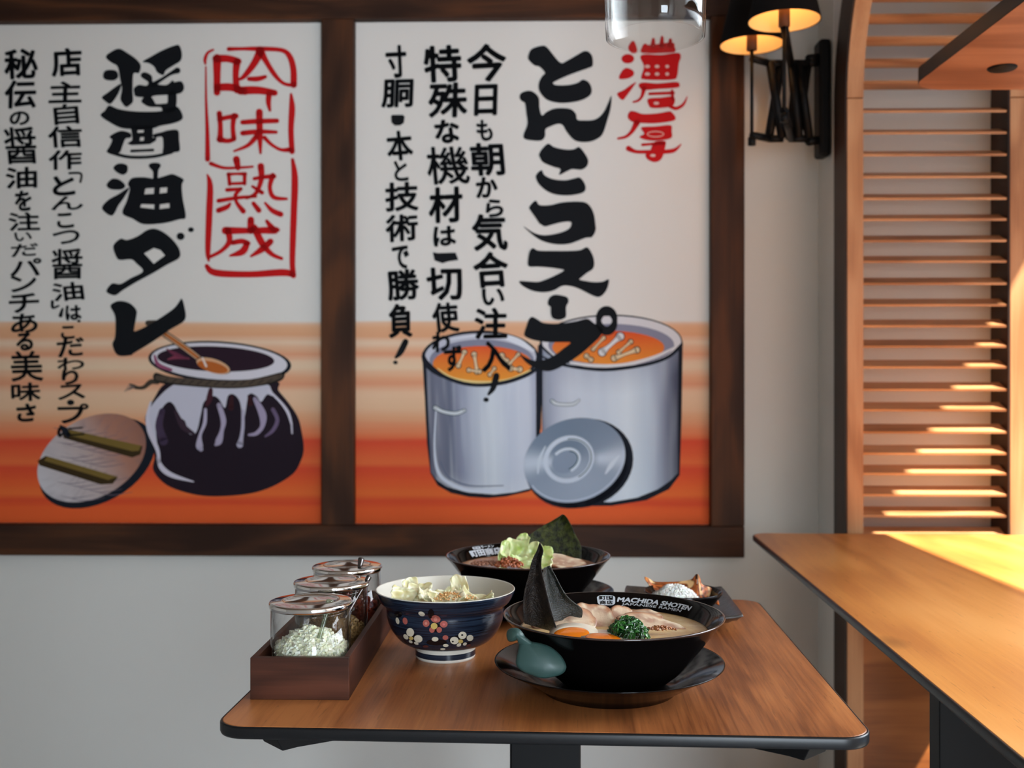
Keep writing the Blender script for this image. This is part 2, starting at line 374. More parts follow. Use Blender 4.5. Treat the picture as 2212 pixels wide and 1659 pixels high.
class Poster:
    def __init__(s, label, x0, x1, quad):
        s.x0, s.x1 = x0, x1; s.q = quad
        o = Vector((x0*0.5+x1*0.5, PY, zB)); wo = Vector((o.x*ca-o.y*sa, o.x*sa+o.y*ca+WD, o.z))
        s.t = thing('poster', label, 'poster', wo, WROT)
        box('paper_sheet', -(x1-x0)/2+.0006, (x1-x0)/2-.0006, 0, .004, .0008, zT-zB-.0008, M['paper'], s.t, bevel=0)
        s.layer = 0; s.last = None; s.reset('x')
    def reset(s, name): s.m = MB(); s.name = name
    def done(s):
        if s.m.v: s.m.build(s.name, M['ink'], s.t)
    def map(s, px, py):            # photograph pixel -> poster-local metres (bilinear inverse of the sheet's corners)
        (ax, ay), (bx, by), (cx, cy), (dx, dy) = s.q      # TL TR BL BR
        u = v = 0.5
        for _ in range(6):
            x0 = ax+(cx-ax)*v; x1 = bx+(dx-bx)*v; u = (px-x0)/(x1-x0)
            y0 = ay+(by-ay)*u; y1 = cy+(dy-cy)*u; v = (py-y0)/(y1-y0)
        return (u-.5)*(s.x1-s.x0), (1-v)*(zT-zB)
    def put(s, pts2, faces, cols):
        key = (tuple(round(c, 4) for c in cols[0][:3]), len(set(cols)) > 1)
        if key != s.last or key[1]: s.layer += 1; s.last = key       # a new ink lies on the one before
        z = -0.0003-0.00003*s.layer
        vs = []
        for p in pts2:
            x, zz = s.map(*p); vs.append((x, z, zz))
        s.m.add(vs, faces, cols)
    def up(s): pass
    def poly(s, pts, col, smooth=True, n=4):
        p = catmull(pts, n, True) if smooth else pts
        tri = tessellate_polygon([[Vector((a, b, 0)) for a, b in p]])
        s.put(p, [t for t in tri], [col]*len(p)); s.up()
    def stroke(s, pts, col, n=6, cap=True):
        p = catmull(pts, n); V = []; Fc = []
        for i, (x, y, w_) in enumerate(p):
            a = p[max(i-1, 0)]; b = p[min(i+1, len(p)-1)]; dx, dy = b[0]-a[0], b[1]-a[1]; l = math.hypot(dx, dy) or 1
            nx, ny = -dy/l*w_/2, dx/l*w_/2; V += [(x+nx, y+ny), (x-nx, y-ny)]
        for i in range(len(p)-1): Fc.append((2*i, 2*i+1, 2*i+3, 2*i+2))
        if cap:
            for (x, y, w_) in (p[0], p[-1]):
                b = len(V); V.append((x, y))
                for k in range(10): V.append((x+w_/2*math.cos(2*PI*k/10), y+w_/2*math.sin(2*PI*k/10)))
                for k in range(10): Fc.append((b, b+1+k, b+1+(k+1)%10))
        s.put(V, Fc, [col]*len(V)); s.up()
    def ell(s, cx, cy, rx, ry, col, rot=0, cols=None, n=40, a0=0, a1=2*PI):
        c, si = math.cos(rot), math.sin(rot); V = [(cx, cy)]; C = [cols(0, 0) if cols else col]; Fc = []; R = 6 if cols else 1
        for j in range(1, R+1):
            for k in range(n):
                a = a0+(a1-a0)*k/n; x, y = rx*j/R*math.cos(a), ry*j/R*math.sin(a)
                V.append((cx+x*c-y*si, cy+x*si+y*c)); C.append(cols(j/R, a) if cols else col)
        for k in range(n):
            Fc.append((0, 1+k, 1+(k+1)%n))
            for j in range(R-1): Fc.append((1+j*n+k, 1+(j+1)*n+k, 1+(j+1)*n+(k+1)%n, 1+j*n+(k+1)%n))
        s.put(V, Fc, C); s.up()
    def ring(s, cx, cy, rx, ry, w_, col, rot=0, a0=0, a1=2*PI, n=48):
        c, si = math.cos(rot), math.sin(rot); V = []; Fc = []
        for k in range(n+1):
            a = a0+(a1-a0)*k/n
            for q in (-.5, .5):
                ww = w_(a) if callable(w_) else w_
                x, y = (rx+q*ww)*math.cos(a), (ry+q*ww)*math.sin(a); V.append((cx+x*c-y*si, cy+x*si+y*c))
        for k in range(n): Fc.append((2*k, 2*k+1, 2*k+3, 2*k+2))
        s.put(V, Fc, [col]*len(V)); s.up()
    def grid(s, fn, nu, nv, cfn):
        V = []; C = []; Fc = []
        for j in range(nv+1):
            for i in range(nu+1): V.append(fn(i/nu, j/nv)); C.append(cfn(i/nu, j/nv))
        for j in range(nv):
            for i in range(nu): a = j*(nu+1)+i; Fc.append((a, a+1, a+nu+2, a+nu+1))
        s.put(V, Fc, C); s.up()
    def glyph(s, ch, cx, cy, w_, h_, col=None, bold=0.022, shear=0.0, rot=0.0):
        cu = bpy.data.curves.new('g', 'FONT'); cu.body = ch; cu.resolution_u = 3
        ob = bpy.data.objects.new('g', cu); COL.objects.link(ob)
        me = bpy.data.meshes.new_from_object(ob); bpy.data.objects.remove(ob); bpy.data.curves.remove(cu)
        if not me.vertices: return
        xs = [v.co.x for v in me.vertices]; ys = [v.co.y for v in me.vertices]
        x0, x1, y0, y1 = min(xs), max(xs), min(ys), max(ys)
        sx = w_/max(x1-x0, .15); sy = h_/max(y1-y0, .15)
        V = []
        for v in me.vertices:
            x = (v.co.x-(x0+x1)/2)*sx; y = -(v.co.y-(y0+y1)/2)*sy
            x += y*shear; c, si = math.cos(rot), math.sin(rot)
            V.append((cx+x*c-y*si, cy+x*si+y*c))
        bw = bold*min(w_, h_)
        for k in range(8):           # overprinted with small shifts: a thick brush
            a = 2*PI*k/8
            s.put([(x+bw*math.cos(a), y+bw*math.sin(a)) for x, y in V], [tuple(p.vertices) for p in me.polygons], [col or BLK]*len(V))
        bpy.data.meshes.remove(me)
BLK = srgb(20, 22, 26); RED = srgb(200, 24, 26); PAP = srgb(232, 228, 222)
class Z:                          # coordinates digitised in an enlarged crop
    def __init__(s, po, ox, oy, k): s.p, s.ox, s.oy, s.k = po, ox, oy, k
    def c(s, pts): return [(s.ox+p[0]/s.k, s.oy+p[1]/s.k)+((p[2]/s.k,) if len(p) > 2 else ()) for p in pts]
    def poly(s, pts, col, **k): s.p.poly(s.c(pts), col, **k)
    def stroke(s, pts, col, **k): s.p.stroke(s.c(pts), col, **k)
    def ell(s, cx, cy, rx, ry, col=None, **k): s.p.ell(s.ox+cx/s.k, s.oy+cy/s.k, rx/s.k, ry/s.k, col, **k)
    def ring(s, cx, cy, rx, ry, w_, col, **k):
        ww = (lambda a: w_(a)/s.k) if callable(w_) else w_/s.k
        s.p.ring(s.ox+cx/s.k, s.oy+cy/s.k, rx/s.k, ry/s.k, ww, col, **k)
    def grid(s, fn, nu, nv, cfn):
        def g(u, v):
            x, y = fn(u, v); return (s.ox+x/s.k, s.oy+y/s.k)
        s.p.grid(g, nu, nv, cfn)
def mix(a, b, t): t = max(0, min(1, t)); return tuple(a[i]*(1-t)+b[i]*t for i in range(3))
def ramp(st, t):
    for i in range(len(st)-1):
        if t <= st[i+1][0]: return mix(st[i][1], st[i+1][1], (t-st[i][0])/(st[i+1][0]-st[i][0]))
    return st[-1][1]

# ===== right poster: pork bone soup
R = Poster('white and orange poster with two painted stockpots and a round lid', xR0, xR1, ((762.9, 41.3), (1538.8, 38), (766.6, 1135), (1532.6, 1135.4)))
R.reset('pots_painting'); f = Z(R, 860, 640, 3.0722)
OUT = srgb(26, 30, 40)
def nz(a, b, s=1.0): return noise.noise(Vector((a*s, b*s, 3.1)))
# big pot
f.poly([(944, 290), (960, 900), (1250, 1398), (1420, 1396), (1650, 1358), (1800, 1285), (1872, 1190), (1886, 800), (1896, 300), (1700, 420), (1420, 480), (1150, 440)], OUT, smooth=False)
def bigpot(u, v):
    x = 962+u*(1868-962)+(-8*v*u)
    t = 330+150*math.sin(PI*min(1, max(0, u)))**.7
    b = ramp([(0, (1350,)*3), (.5, (1372,)*3), (.7, (1340,)*3), (.85, (1285,)*3), (.94, (1230,)*3), (1, (1176,)*3)], u)[0]
    return (x, t+(b-t)*v)
P1 = [(0, srgb(120,124,142)), (.06, srgb(168,174,192)), (.2, srgb(206,212,224)), (.45, srgb(206,216,230)), (.62, srgb(222,232,242)), (.78, srgb(196,210,226)), (.86, srgb(164,174,194)), (.93, srgb(110,116,136)), (1, srgb(70,74,92))]
f.grid(bigpot, 40, 24, lambda u, v: mix(mix(ramp(P1, u), srgb(150,158,178), .45*max(0, 1-v*5)), srgb(226, 236, 244), .35*max(0, nz(u*14, v*1.6))+.25*max(0, v-.75)))
f.ell(1420, 300, 474, 182, OUT); f.ell(1422, 300, 464, 172, srgb(222, 220, 224)); f.ell(1420, 322, 420, 142, srgb(140, 140, 160))
SOUP = lambda c1, c2: (lambda r, a: mix(c1, c2, .5+.5*math.sin(a)*r))
f.ell(1400, 338, 374, 112, cols=SOUP(srgb(226, 84, 44), srgb(238, 150, 60)))
f.stroke([(1150, 440, 18), (1300, 460, 22), (1500, 455, 24), (1700, 405, 22), (1840, 340, 14)], srgb(226, 224, 226))
f.stroke([(955, 395, 10), (1060, 445, 18), (1250, 478, 22), (1420, 484, 24), (1650, 452, 22), (1800, 400, 22), (1888, 320, 20)], OUT)
# small pot
f.poly([(156, 370), (176, 700), (190, 980), (214, 1180), (262, 1262), (350, 1312), (470, 1338), (600, 1346), (720, 1334), (870, 1300), (945, 1250), (945, 450), (800, 560), (550, 600), (300, 540)], OUT, smooth=False)
def smallpot(u, v):
    x = 182+u*(918-182)+v*(1-u)*34
    t = 430+150*math.sin(PI*u)**.75
    b = ramp([(0, (1172,)*3), (.05, (1222,)*3), (.15, (1270,)*3), (.35, (1308,)*3), (.6, (1322,)*3), (.8, (1306,)*3), (1, (1272,)*3)], u)[0]
    return (x, t+(b-t)*v)
P2 = [(0, srgb(96,98,116)), (.1, srgb(120,124,142)), (.2, srgb(104,110,130)), (.32, srgb(150,156,178)), (.42, srgb(184,192,208)), (.6, srgb(212,220,230)), (.75, srgb(198,206,222)), (.9, srgb(206,212,226)), (1, srgb(170,176,196))]
f.grid(smallpot, 44, 24, lambda u, v: mix(ramp(P2, u), srgb(228, 234, 242), .5*max(0, nz(u*22, v*1.3))+.5*max(0, v-.86)*5*(u > .05)))
f.stroke([(250, 760, 8), (240, 1000, 12), (262, 1160, 22), (330, 1240, 26), (480, 1296, 28), (700, 1290, 20)], srgb(214, 222, 236))
f.stroke([(280, 1100, 5), (330, 1200, 8), (470, 1262, 9), (700, 1262, 6)], srgb(96, 106, 130))
f.ell(545, 405, 392, 180, OUT); f.ell(548, 400, 372, 156, srgb(196, 198, 212)); f.ell(555, 425, 350, 140, srgb(136, 138, 158))
f.stroke([(350, 285, 8), (500, 262, 12), (680, 262, 30), (800, 300, 44), (900, 360, 20)], srgb(226, 230, 240))
f.ell(560, 446, 332, 118, cols=SOUP(srgb(230, 92, 50), srgb(236, 156, 58)))
f.stroke([(262, 480, 8), (370, 545, 14), (560, 572, 18), (740, 552, 16), (880, 490, 10)], srgb(236, 208, 140))
f.stroke([(165, 400, 26), (200, 450, 24), (300, 530, 24), (430, 578, 24), (560, 590, 24), (720, 570, 26), (860, 520, 26), (935, 470, 24)], OUT)
f.stroke([(940, 330, 16), (942, 600, 30), (935, 880, 30)], OUT); f.stroke([(945, 320, 12), (1040, 410, 14)], OUT)
def bone(z, x0, y0, x1, y1, w_, c=srgb(232, 206, 168)):
    for ww, cc in ((w_+8, OUT), (w_, c)):
        z.stroke([(x0, y0, ww*1.5), (x0*.75+x1*.25, y0*.75+y1*.25, ww*.8), (x0*.3+x1*.7, y0*.3+y1*.7, ww*.75), (x1, y1, ww*1.5)], cc, n=4)
for q in ((440, 370, 400, 460, 20), (505, 385, 525, 500, 22), (470, 490, 540, 500, 18), (690, 395, 720, 430, 26), (800, 385, 740, 450, 16), (810, 485, 750, 478, 24), (640, 480, 610, 520, 16)): bone(f, *q)
for q in ((1480, 265, 1360, 370, 34, srgb(226, 224, 226)), (1550, 300, 1470, 370, 18), (1590, 355, 1440, 410, 26), (1370, 275, 1300, 350, 16), (1255, 395, 1285, 420, 20)): bone(f, *q)
# handles
for ww, cc in ((34, srgb(20, 60, 60)), (24, srgb(214, 220, 226))):
    f.stroke([(245, 742, ww), (300, 768, ww*.8), (380, 780, ww*.9), (440, 760, ww*.8)], cc)
    f.stroke([(1025, 695, ww*.8), (1060, 716, ww*.7), (1160, 718, ww*.7), (1205, 690, ww*.5)], cc)
# lid leaning on the pots
f.ell(1225, 1112, 345, 292, OUT, rot=-.35); f.ell(1190, 1120, 350, 286, OUT, rot=-.35)
LC = lambda r, a: mix(mix(srgb(160, 172, 190), srgb(118, 134, 154), .5-.5*math.sin(a)), srgb(210, 220, 234), max(0, math.cos((a-.35)*2))**6*.8*(r > .45))
f.ell(1174, 1092, 345, 275, cols=LC, rot=-.35, n=60)
f.ring(1174, 1092, 332, 262, 9, srgb(196, 206, 222), rot=-.35, a0=.2, a1=2.9); f.ring(1135, 1085, 158, 140, 30, srgb(206, 216, 230), rot=-.5)
f.ring(1140, 1085, 150, 132, 6, srgb(20, 64, 66), rot=-.5, a0=-1.2, a1=1.6); f.ell(1120, 1095, 100, 78, srgb(140, 154, 174), rot=-.5)
f.ring(1115, 1095, 96, 74, 18, srgb(210, 220, 232), rot=-.5, a0=-2, a1=1.6); f.ring(1118, 1096, 82, 58, 7, srgb(20, 64, 66), rot=-.5, a0=-.9, a1=1.7)
f.stroke([(930, 1180, 10), (940, 1090, 22), (980, 1000, 8)], srgb(204, 214, 226)); f.stroke([(1380, 1180, 10), (1420, 1120, 30), (1470, 1060, 8)], srgb(214, 222, 234))
R.done()
R.reset('large_lettering'); D = Z(R, 1080, 60, 3.770); E5 = Z(R, 1080, 460, 4.148)
D.poly([(235,225),(255,165),(300,140),(365,128),(400,150),(440,200),(505,270),(560,250),(640,205),(695,175),(735,180),(765,220),(768,290),(740,310),(640,345),(560,375),(480,410),(440,435),(470,452),(560,452),(640,435),(685,408),(730,425),(758,475),(750,530),(690,570),(600,592),(500,598),(410,580),(360,545),(325,490),(325,430),(350,380),(375,350),(330,300),(290,290),(250,255)], BLK)
D.poly([(165,550),(180,515),(240,497),(290,515),(325,560),(330,640),(350,700),(390,670),(450,645),(520,640),(590,650),(630,690),(640,735),(700,742),(770,738),(820,715),(860,670),(890,610),(922,540),(915,640),(890,730),(850,850),(800,895),(730,918),(650,915),(600,890),(550,830),(520,780),(480,770),(420,790),(378,815),(375,870),(345,905),(270,905),(205,890),(200,850),(230,770),(220,680),(210,600),(180,580)], BLK)
D.poly([(325,1020),(350,975),(400,932),(450,960),(540,980),(610,978),(655,960),(700,1010),(730,1070),(715,1120),(670,1145),(600,1140),(560,1155),(490,1188),(500,1140),(440,1120),(360,1085),(335,1050)], BLK)
D.poly([(300,1190),(345,1148),(370,1190),(440,1222),(540,1232),(620,1215),(660,1210),(695,1250),(708,1300),(680,1335),(580,1355),(470,1350),(390,1320),(330,1270),(305,1230)], BLK)
tsu = D.c([(245,1450),(295,1398),(330,1435),(420,1435),(520,1412),(680,1408),(740,1440),(775,1510),(788,1600)])+E5.c([(870,130),(860,170),(830,210),(780,215),(700,245),(630,268),(550,275),(460,265),(370,235),(290,180),(215,110),(300,165),(380,190),(460,188),(560,165),(630,130),(650,85),(630,68),(560,75),(480,95),(410,112),(370,90)])+D.c([(330,1590),(290,1530),(255,1480)])
R.poly(tsu, BLK)
E5.poly([(262,470),(258,400),(275,330),(305,308),(350,330),(480,333),(640,333),(730,325),(790,300),(830,350),(853,420),(845,490),(790,530),(740,570),(722,592),(780,605),(860,615),(930,610),(985,590),(975,660),(940,720),(895,748),(840,735),(760,695),(680,660),(600,645),(550,655),(500,685),(440,702),(370,705),(290,690),(210,650),(175,610),(200,605),(280,610),(350,612),(420,590),(500,555),(580,510),(540,495),(420,480),(340,475)], BLK)
E5.poly([(435,790),(455,750),(500,728),(560,735),(610,752),(622,790),(600,840),(600,920),(575,945),(530,955),(480,940),(462,900),(460,840),(438,820)], BLK)
E5.poly([(222,1080),(240,1020),(265,950),(295,928),(340,950),(390,980),(470,990),(580,985),(700,965),(790,945),(850,985),(900,1010),(930,1050),(900,1110),(850,1160),(760,1240),(680,1300),(600,1350),(520,1395),(440,1418),(360,1405),(290,1375),(230,1330),(180,1265),(210,1280),(270,1310),(340,1325),(420,1310),(500,1270),(580,1210),(640,1160),(560,1155),(440,1155),(320,1140),(240,1110)], BLK)
E5.ring(965, 962, 72, 92, lambda a: 46+34*abs(math.sin(a)), BLK)
R.done()
R.reset('red_lettering')
D.poly([(1060,150),(1085,100),(1110,95),(1132,150),(1130,185),(1090,190)], RED); D.ell(1057, 237, 52, 38, RED)
D.poly([(985,400),(1010,335),(1050,312),(1100,335),(1105,370),(1060,398)], RED); D.poly([(970,520),(1020,495),(1070,460),(1125,428),(1085,490),(1040,550),(1015,575),(985,555)], RED)
D.poly([(1175,140),(1200,112),(1240,125),(1420,105),(1442,140),(1446,180),(1380,190),(1180,192)], RED)
for x, y in ((1268, 78), (1340, 62), (1408, 82)): D.stroke([(x, y, 24), (x-4, 130, 44)], RED)
D.poly([(1160,225),(1200,202),(1330,206),(1470,190),(1492,225),(1476,275),(1462,380),(1430,408),(1300,412),(1180,405),(1168,380),(1190,300)], RED)
for i, x in enumerate((1217, 1297, 1380)):
    for y in (301, 363): D.ell(x, y, 22-3*i, 14, srgb(226, 190, 184))
D.poly([(1145,455),(1180,432),(1300,440),(1455,428),(1482,455),(1458,475),(1300,486),(1180,492)], RED)
D.stroke([(1190,478,40),(1172,545,24),(1140,580,20),(1100,592,14)], RED); D.stroke([(1235,525,24),(1430,518,26)], RED); D.stroke([(1420,500,22),(1425,570,26)], RED)
D.poly([(1225,565),(1330,556),(1430,548),(1440,600),(1400,632),(1260,642),(1225,610)], RED); D.ell(1290, 602, 22, 12, srgb(226, 190, 184))
D.stroke([(1400,625,30),(1450,645,28),(1500,622,24),(1525,590,18),(1543,548,6)], RED)
D.poly([(1055,712),(1075,668),(1120,670),(1180,690),(1300,685),(1395,668),(1420,680),(1446,715),(1430,745),(1300,765),(1180,765),(1090,752)], RED)
D.stroke([(1130,760,52),(1090,830,32),(1040,875,24),(975,890,18)], RED)
D.poly([(1165,800),(1280,792),(1405,782),(1415,830),(1412,885),(1330,905),(1220,905),(1150,880),(1190,850)], RED)
D.ring(1282, 855, 66, 22, 9, srgb(226, 170, 160)); D.stroke([(1175,942,24),(1260,935,22),(1350,930,28)], RED)
D.poly([(1270,920),(1360,912),(1362,960),(1340,1040),(1310,1075),(1265,1083),(1215,1060),(1200,1020),(1240,985)], RED); D.ell(1260, 1030, 22, 12, srgb(226, 190, 184))
D.stroke([(1060,972,44),(1120,998,28),(1220,1000,30),(1340,1000,34),(1420,992,34),(1460,970,22),(1490,938,8)], RED)
R.done()
R.reset('small_lettering')
def column(P, items):
    for k, it in enumerate(items):
        ch, x, y, w_, h_ = it[:5]
        P.glyph(ch, x, y, w_, h_, bold=.018 if ch in '醤機美' else (0.034 if w_ > 50 else 0.05), shear=-0.06*math.sin(k*1.7), rot=-0.05+0.03*math.sin(k*2.3)); 
column(R, [('今',1052,131,82,78),('日',1050,212,46,64),('も',1047,278,32,44),('朝',1053,341,70,68),('か',1052,402,44,42),('ら',1069,447,36,36),('気',1058,500,72,76),('合',1061,581,72,74),('い',1066,640,46,34),('注',1061,698,68,64),('入',1069,769,60,64)])
R.stroke([(1073,812,14),(1066,838,12),(1056,852,6)], BLK); R.ell(1050.5, 864, 6, 5, BLK)
column(R, [('特',955,133,78,76),('殊',967,212,82,72),('な',965,280,50,48),('機',967,354,90,80),('材',962,440,70,74),('は',960,508,46,40),('切',960,612,74,68),('使',962,685,54,62),('わ',952,738,36,42),('ず',978,774,36,54)])
R.poly([(934,543),(945,545),(978,544),(984,544),(990,560),(968,563),(955,567),(938,561)], BLK, smooth=False)
column(R, [('寸',853,128,42,68),('胴',856,197,66,58),('本',861,311,54,62),('と',864,366,28,42),('技',866,422,70,60),('術',866,490,68,56),('で',864,554,34,48),('勝',869,614,66,64),('負',864,692,48,70)])
R.poly([(842,247),(845,244),(868,244),(872,248),(870,262),(862,267),(850,267),(843,260)], BLK, smooth=False)
R.stroke([(875,738,13),(864,760,13),(854,772,6)], BLK); R.ell(853, 783, 5, 4, BLK)
R.done()

# ===== left poster: soy sauce
Lp = Poster('white and orange poster with a painted soy sauce jar, ladle and red seal', xL0, xL1, ((-78, 49.2), (693.7, 41.5), (-78, 1130), (695.3, 1134)))
Lp.reset('jar_painting'); g = Z(Lp, 0, 660, 3.0722)
JD = srgb(36, 26, 36); LAV = srgb(214, 208, 222)
g.stroke([(845, 520, 10), (870, 535, 26), (900, 545, 22), (940, 540, 26), (985, 505, 34), (1030, 510, 24)], srgb(70, 60, 50))
for a in range(6): g.stroke([(880, 540, 6), (835-6*a, 520+10*a, 3)], srgb(120, 106, 100), cap=False)
# lid of the jar
g.ell(625, 1045, 418, 262, OUT, rot=-.5)
WL = [(0, srgb(208, 204, 208)), (.45, srgb(190, 172, 168)), (.75, srgb(176, 124, 104)), (1, srgb(150, 104, 88))]
g.ell(588, 1012, 390, 262, cols=lambda r, a: mix(ramp(WL, .5+.5*r*math.cos(a)), srgb(120, 106, 116), .6*max(0, nz(r*math.cos(a)*6+9, r*math.sin(a)*26))), rot=-.5, n=80)
for k in range(26):
    y = 800+k*19; x = 330+(k*71) % 330
    g.stroke([(x, y+10, 2), (x+90, y+24, 5), (x+220, y+2, 2)], srgb(112, 98, 112), cap=False, n=3)
for pts in ([(392, 850), (440, 822), (930, 935), (915, 990), (860, 1010), (400, 880)], [(225, 1030), (280, 998), (765, 1140), (730, 1185), (650, 1190), (240, 1062)]):
    g.poly(pts, srgb(58, 44, 22), smooth=False)
for pts in ([(430, 822), (920, 930), (905, 965), (860, 968), (410, 855)], [(290, 1000), (760, 1138), (700, 1160), (270, 1030)]):
    g.poly(pts, srgb(122, 100, 48), smooth=False)
g.stroke([(380, 800, 16), (410, 830, 44), (430, 870, 20)], OUT)
# jar body
body = [(1075,520),(1010,610),(950,730),(955,800),(985,900),(1010,1000),(1000,1090),(1060,1170),(1150,1222),(1300,1262),(1450,1270),(1650,1252),(1800,1205),(1930,1125),(1980,1050),(2006,960),(1992,840),(1965,740),(1900,640),(1835,560),(1820,500),(1500,470),(1200,480)]
g.poly(body, JD); 
g.poly([(1110,540),(1200,520),(1500,530),(1745,520),(1790,560),(1800,600),(1760,590),(1720,640),(1690,600),(1640,590),(1615,720),(1600,760),(1580,640),(1540,590),(1500,600),(1480,680),(1440,620),(1400,600),(1340,640),(1320,720),(1290,840),(1240,850),(1215,770),(1180,740),(1140,660),(1100,640),(1050,700),(1020,820),(1030,950),(1000,880),(965,800),(955,740),(1000,650)], srgb(204, 202, 216))
for p_, c_ in (([(1350,690,20),(1345,780,24),(1315,860,20),(1310,930,46),(1320,955,30)], srgb(186,178,200)), ([(1440,660,30),(1470,760,36),(1460,830,26),(1440,900,46),(1420,925,20)], srgb(176,166,190)), ([(1600,700,20),(1600,800,22),(1590,880,26),(1580,925,44)], srgb(186,180,200)),
               ([(1680,620,26),(1730,720,50),(1730,800,30),(1690,850,26),(1640,860,14)], srgb(168,156,182)), ([(1800,690,26),(1830,760,26),(1800,830,24),(1750,870,12)], srgb(112,96,124)), ([(1770,560,16),(1850,640,16),(1900,710,20),(1925,790,14)], LAV), ([(1925,800,12),(1928,850,10)], LAV),
               ([(985,640,14),(962,740,22),(980,840,34),(1030,960,26),(1040,1040,20)], LAV), ([(1030,1010,14),(1060,1080,34),(1130,1130,30),(1270,1172,8)], LAV),
               ([(1385,560,30),(1375,620,40),(1360,660,20)], srgb(70,34,44)), ([(1525,600,20),(1520,680,36)], srgb(60,30,34)), ([(1640,600,20),(1650,650,36)], srgb(60,30,34)), ([(1060,700,40),(1040,800,50),(1070,900,60)], srgb(70,56,78)), ([(1150,700,20),(1200,800,40),(1270,850,20)], srgb(60,44,56))):
    g.stroke(p_, c_)
# mouth
g.ell(1445, 372, 478, 138, OUT, rot=.06)
g.ell(1442, 368, 455, 122, srgb(220, 216, 224), rot=.06); g.ell(1418, 352, 392, 84, srgb(44, 28, 40), rot=.04)
g.stroke([(1010,330,14),(1035,390,26),(1120,425,20)], srgb(150, 80, 110)); g.stroke([(1100,355,10),(1160,340,24),(1240,350,10)], srgb(130, 60, 80)); g.stroke([(1090,285,8),(1150,320,26),(1230,350,8)], srgb(110, 50, 72))
# rope
g.poly([(1015,445),(1120,470),(1400,500),(1650,488),(1860,440),(1880,450),(1850,500),(1700,535),(1500,550),(1200,530),(1020,505)], srgb(30, 28, 26))
g.stroke([(1030,478,36),(1200,500,42),(1480,520,44),(1700,506,42),(1850,468,34)], srgb(84, 72, 62))
for k in range(14): x = 1060+k*58; g.stroke([(x, 512+16*math.sin(PI*k/13), 5), (x+40, 484+14*math.sin(PI*k/13), 5)], srgb(34, 30, 26), cap=False)
# ladle
g.stroke([(965, 112, 36), (1020, 110, 34)], srgb(76, 68, 60))
for ww, cc in ((46, OUT), (36, srgb(196, 160, 130)), (20, srgb(186, 106, 50))): g.stroke([(1080, 185, ww), (1210, 275, ww), (1340, 375, ww*.9)], cc)
g.ell(1405, 395, 122, 50, OUT, rot=.3); g.ell(1402, 398, 116, 46, srgb(220, 170, 130), rot=.3); g.ell(1398, 406, 104, 34, srgb(186, 100, 44), rot=.25)
g.stroke([(1330,345,12),(1355,400,16)], srgb(236,220,210))
Lp.done()
Lp.reset('large_lettering'); A = Z(Lp, 0, 60, 3.770); B = Z(Lp, 0, 480, 3.457)
A.poly([(840,215),(870,185),(945,152),(1020,190),(1090,240),(1125,290),(1110,350),(1080,350),(1062,370),(1058,500),(1062,580),(1040,610),(1005,630),(975,600),(958,560),(970,480),(955,400),(935,300),(890,270),(850,240)], BLK)
A.poly([(815,370),(830,335),(870,325),(925,335),(940,380),(910,410),(860,412),(825,400)], BLK)
A.poly([(805,550),(850,515),(910,470),(965,440),(945,510),(905,575),(870,605),(830,580)], BLK)
A.poly([(1140,258),(1210,215),(1300,165),(1400,125),(1440,125),(1462,190),(1450,250),(1390,290),(1330,330),(1310,368),(1260,345),(1235,300),(1190,270)], BLK)
A.stroke([(1220,450,40),(1300,400,26),(1370,355,28),(1425,330,52)], BLK)
A.poly([(1070,475),(1110,448),(1170,455),(1185,425),(1130,385),(1130,355),(1165,345),(1215,375),(1230,430),(1330,450),(1385,410),(1400,425),(1455,418),(1480,460),(1465,505),(1410,525),(1250,535),(1200,548),(1090,545),(1070,510)], BLK)
A.poly([(1130,580),(1160,540),(1205,540),(1240,590),(1250,605),(1310,602),(1345,590),(1350,510),(1415,505),(1405,660),(1310,672),(1290,632),(1200,628),(1150,605)], BLK)
A.poly([(795,700),(830,660),(865,618),(940,645),(1040,662),(1160,668),(1290,662),(1400,625),(1440,640),(1470,705),(1450,740),(1380,765),(1280,785),(1220,805),(1060,810),(960,800),(870,755)], BLK)
A.poly([(870,870),(960,825),(1040,845),(1042,880),(1000,890),(975,950),(950,1005),(880,1010),(845,995),(870,950),(890,900)], BLK)
A.poly([(1225,855),(1300,835),(1350,820),(1430,820),(1440,900),(1445,985),(1400,1000),(1310,1015),(1310,950),(1300,875),(1240,880)], BLK)
A.poly([(1040,780),(1225,780),(1222,880),(1255,880),(1250,905),(1200,935),(1050,942),(1015,930),(1055,900),(1055,870)], BLK, smooth=False)
A.poly([(1100,820),(1150,818),(1148,838),(1098,840)], PAP, smooth=False); A.poly([(1120,878),(1152,875),(1150,905),(1118,907)], PAP, smooth=False)
A.stroke([(1050,990,24),(1140,986,22),(1225,982,24)], BLK); A.stroke([(870,1000,26),(1000,1035,26),(1120,1042,26),(1250,1032,26),(1380,1000,24)], BLK)
A.poly([(900,1130),(925,1100),(970,1092),(1015,1110),(1015,1160),(980,1185),(930,1165)], BLK); A.poly([(845,1265),(890,1218),(950,1225),(998,1270),(980,1300),(930,1308),(870,1300)], BLK)
A.poly([(808,1450),(860,1390),(940,1345),(1030,1290),(990,1370),(940,1440),(910,1500),(880,1520),(830,1490)], BLK)
A.poly([(1190,1105),(1215,1088),(1270,1088),(1290,1110),(1270,1150),(1262,1225),(1230,1225),(1225,1160),(1200,1130)], BLK)
A.poly([(1020,1260),(1055,1212),(1150,1205),(1240,1215),(1320,1195),(1380,1178),(1430,1195),(1478,1225),(1462,1270),(1470,1380),(1495,1530),(1440,1550),(1320,1580),(1150,1590),(1060,1545),(975,1500),(1010,1400),(1035,1300)], BLK)
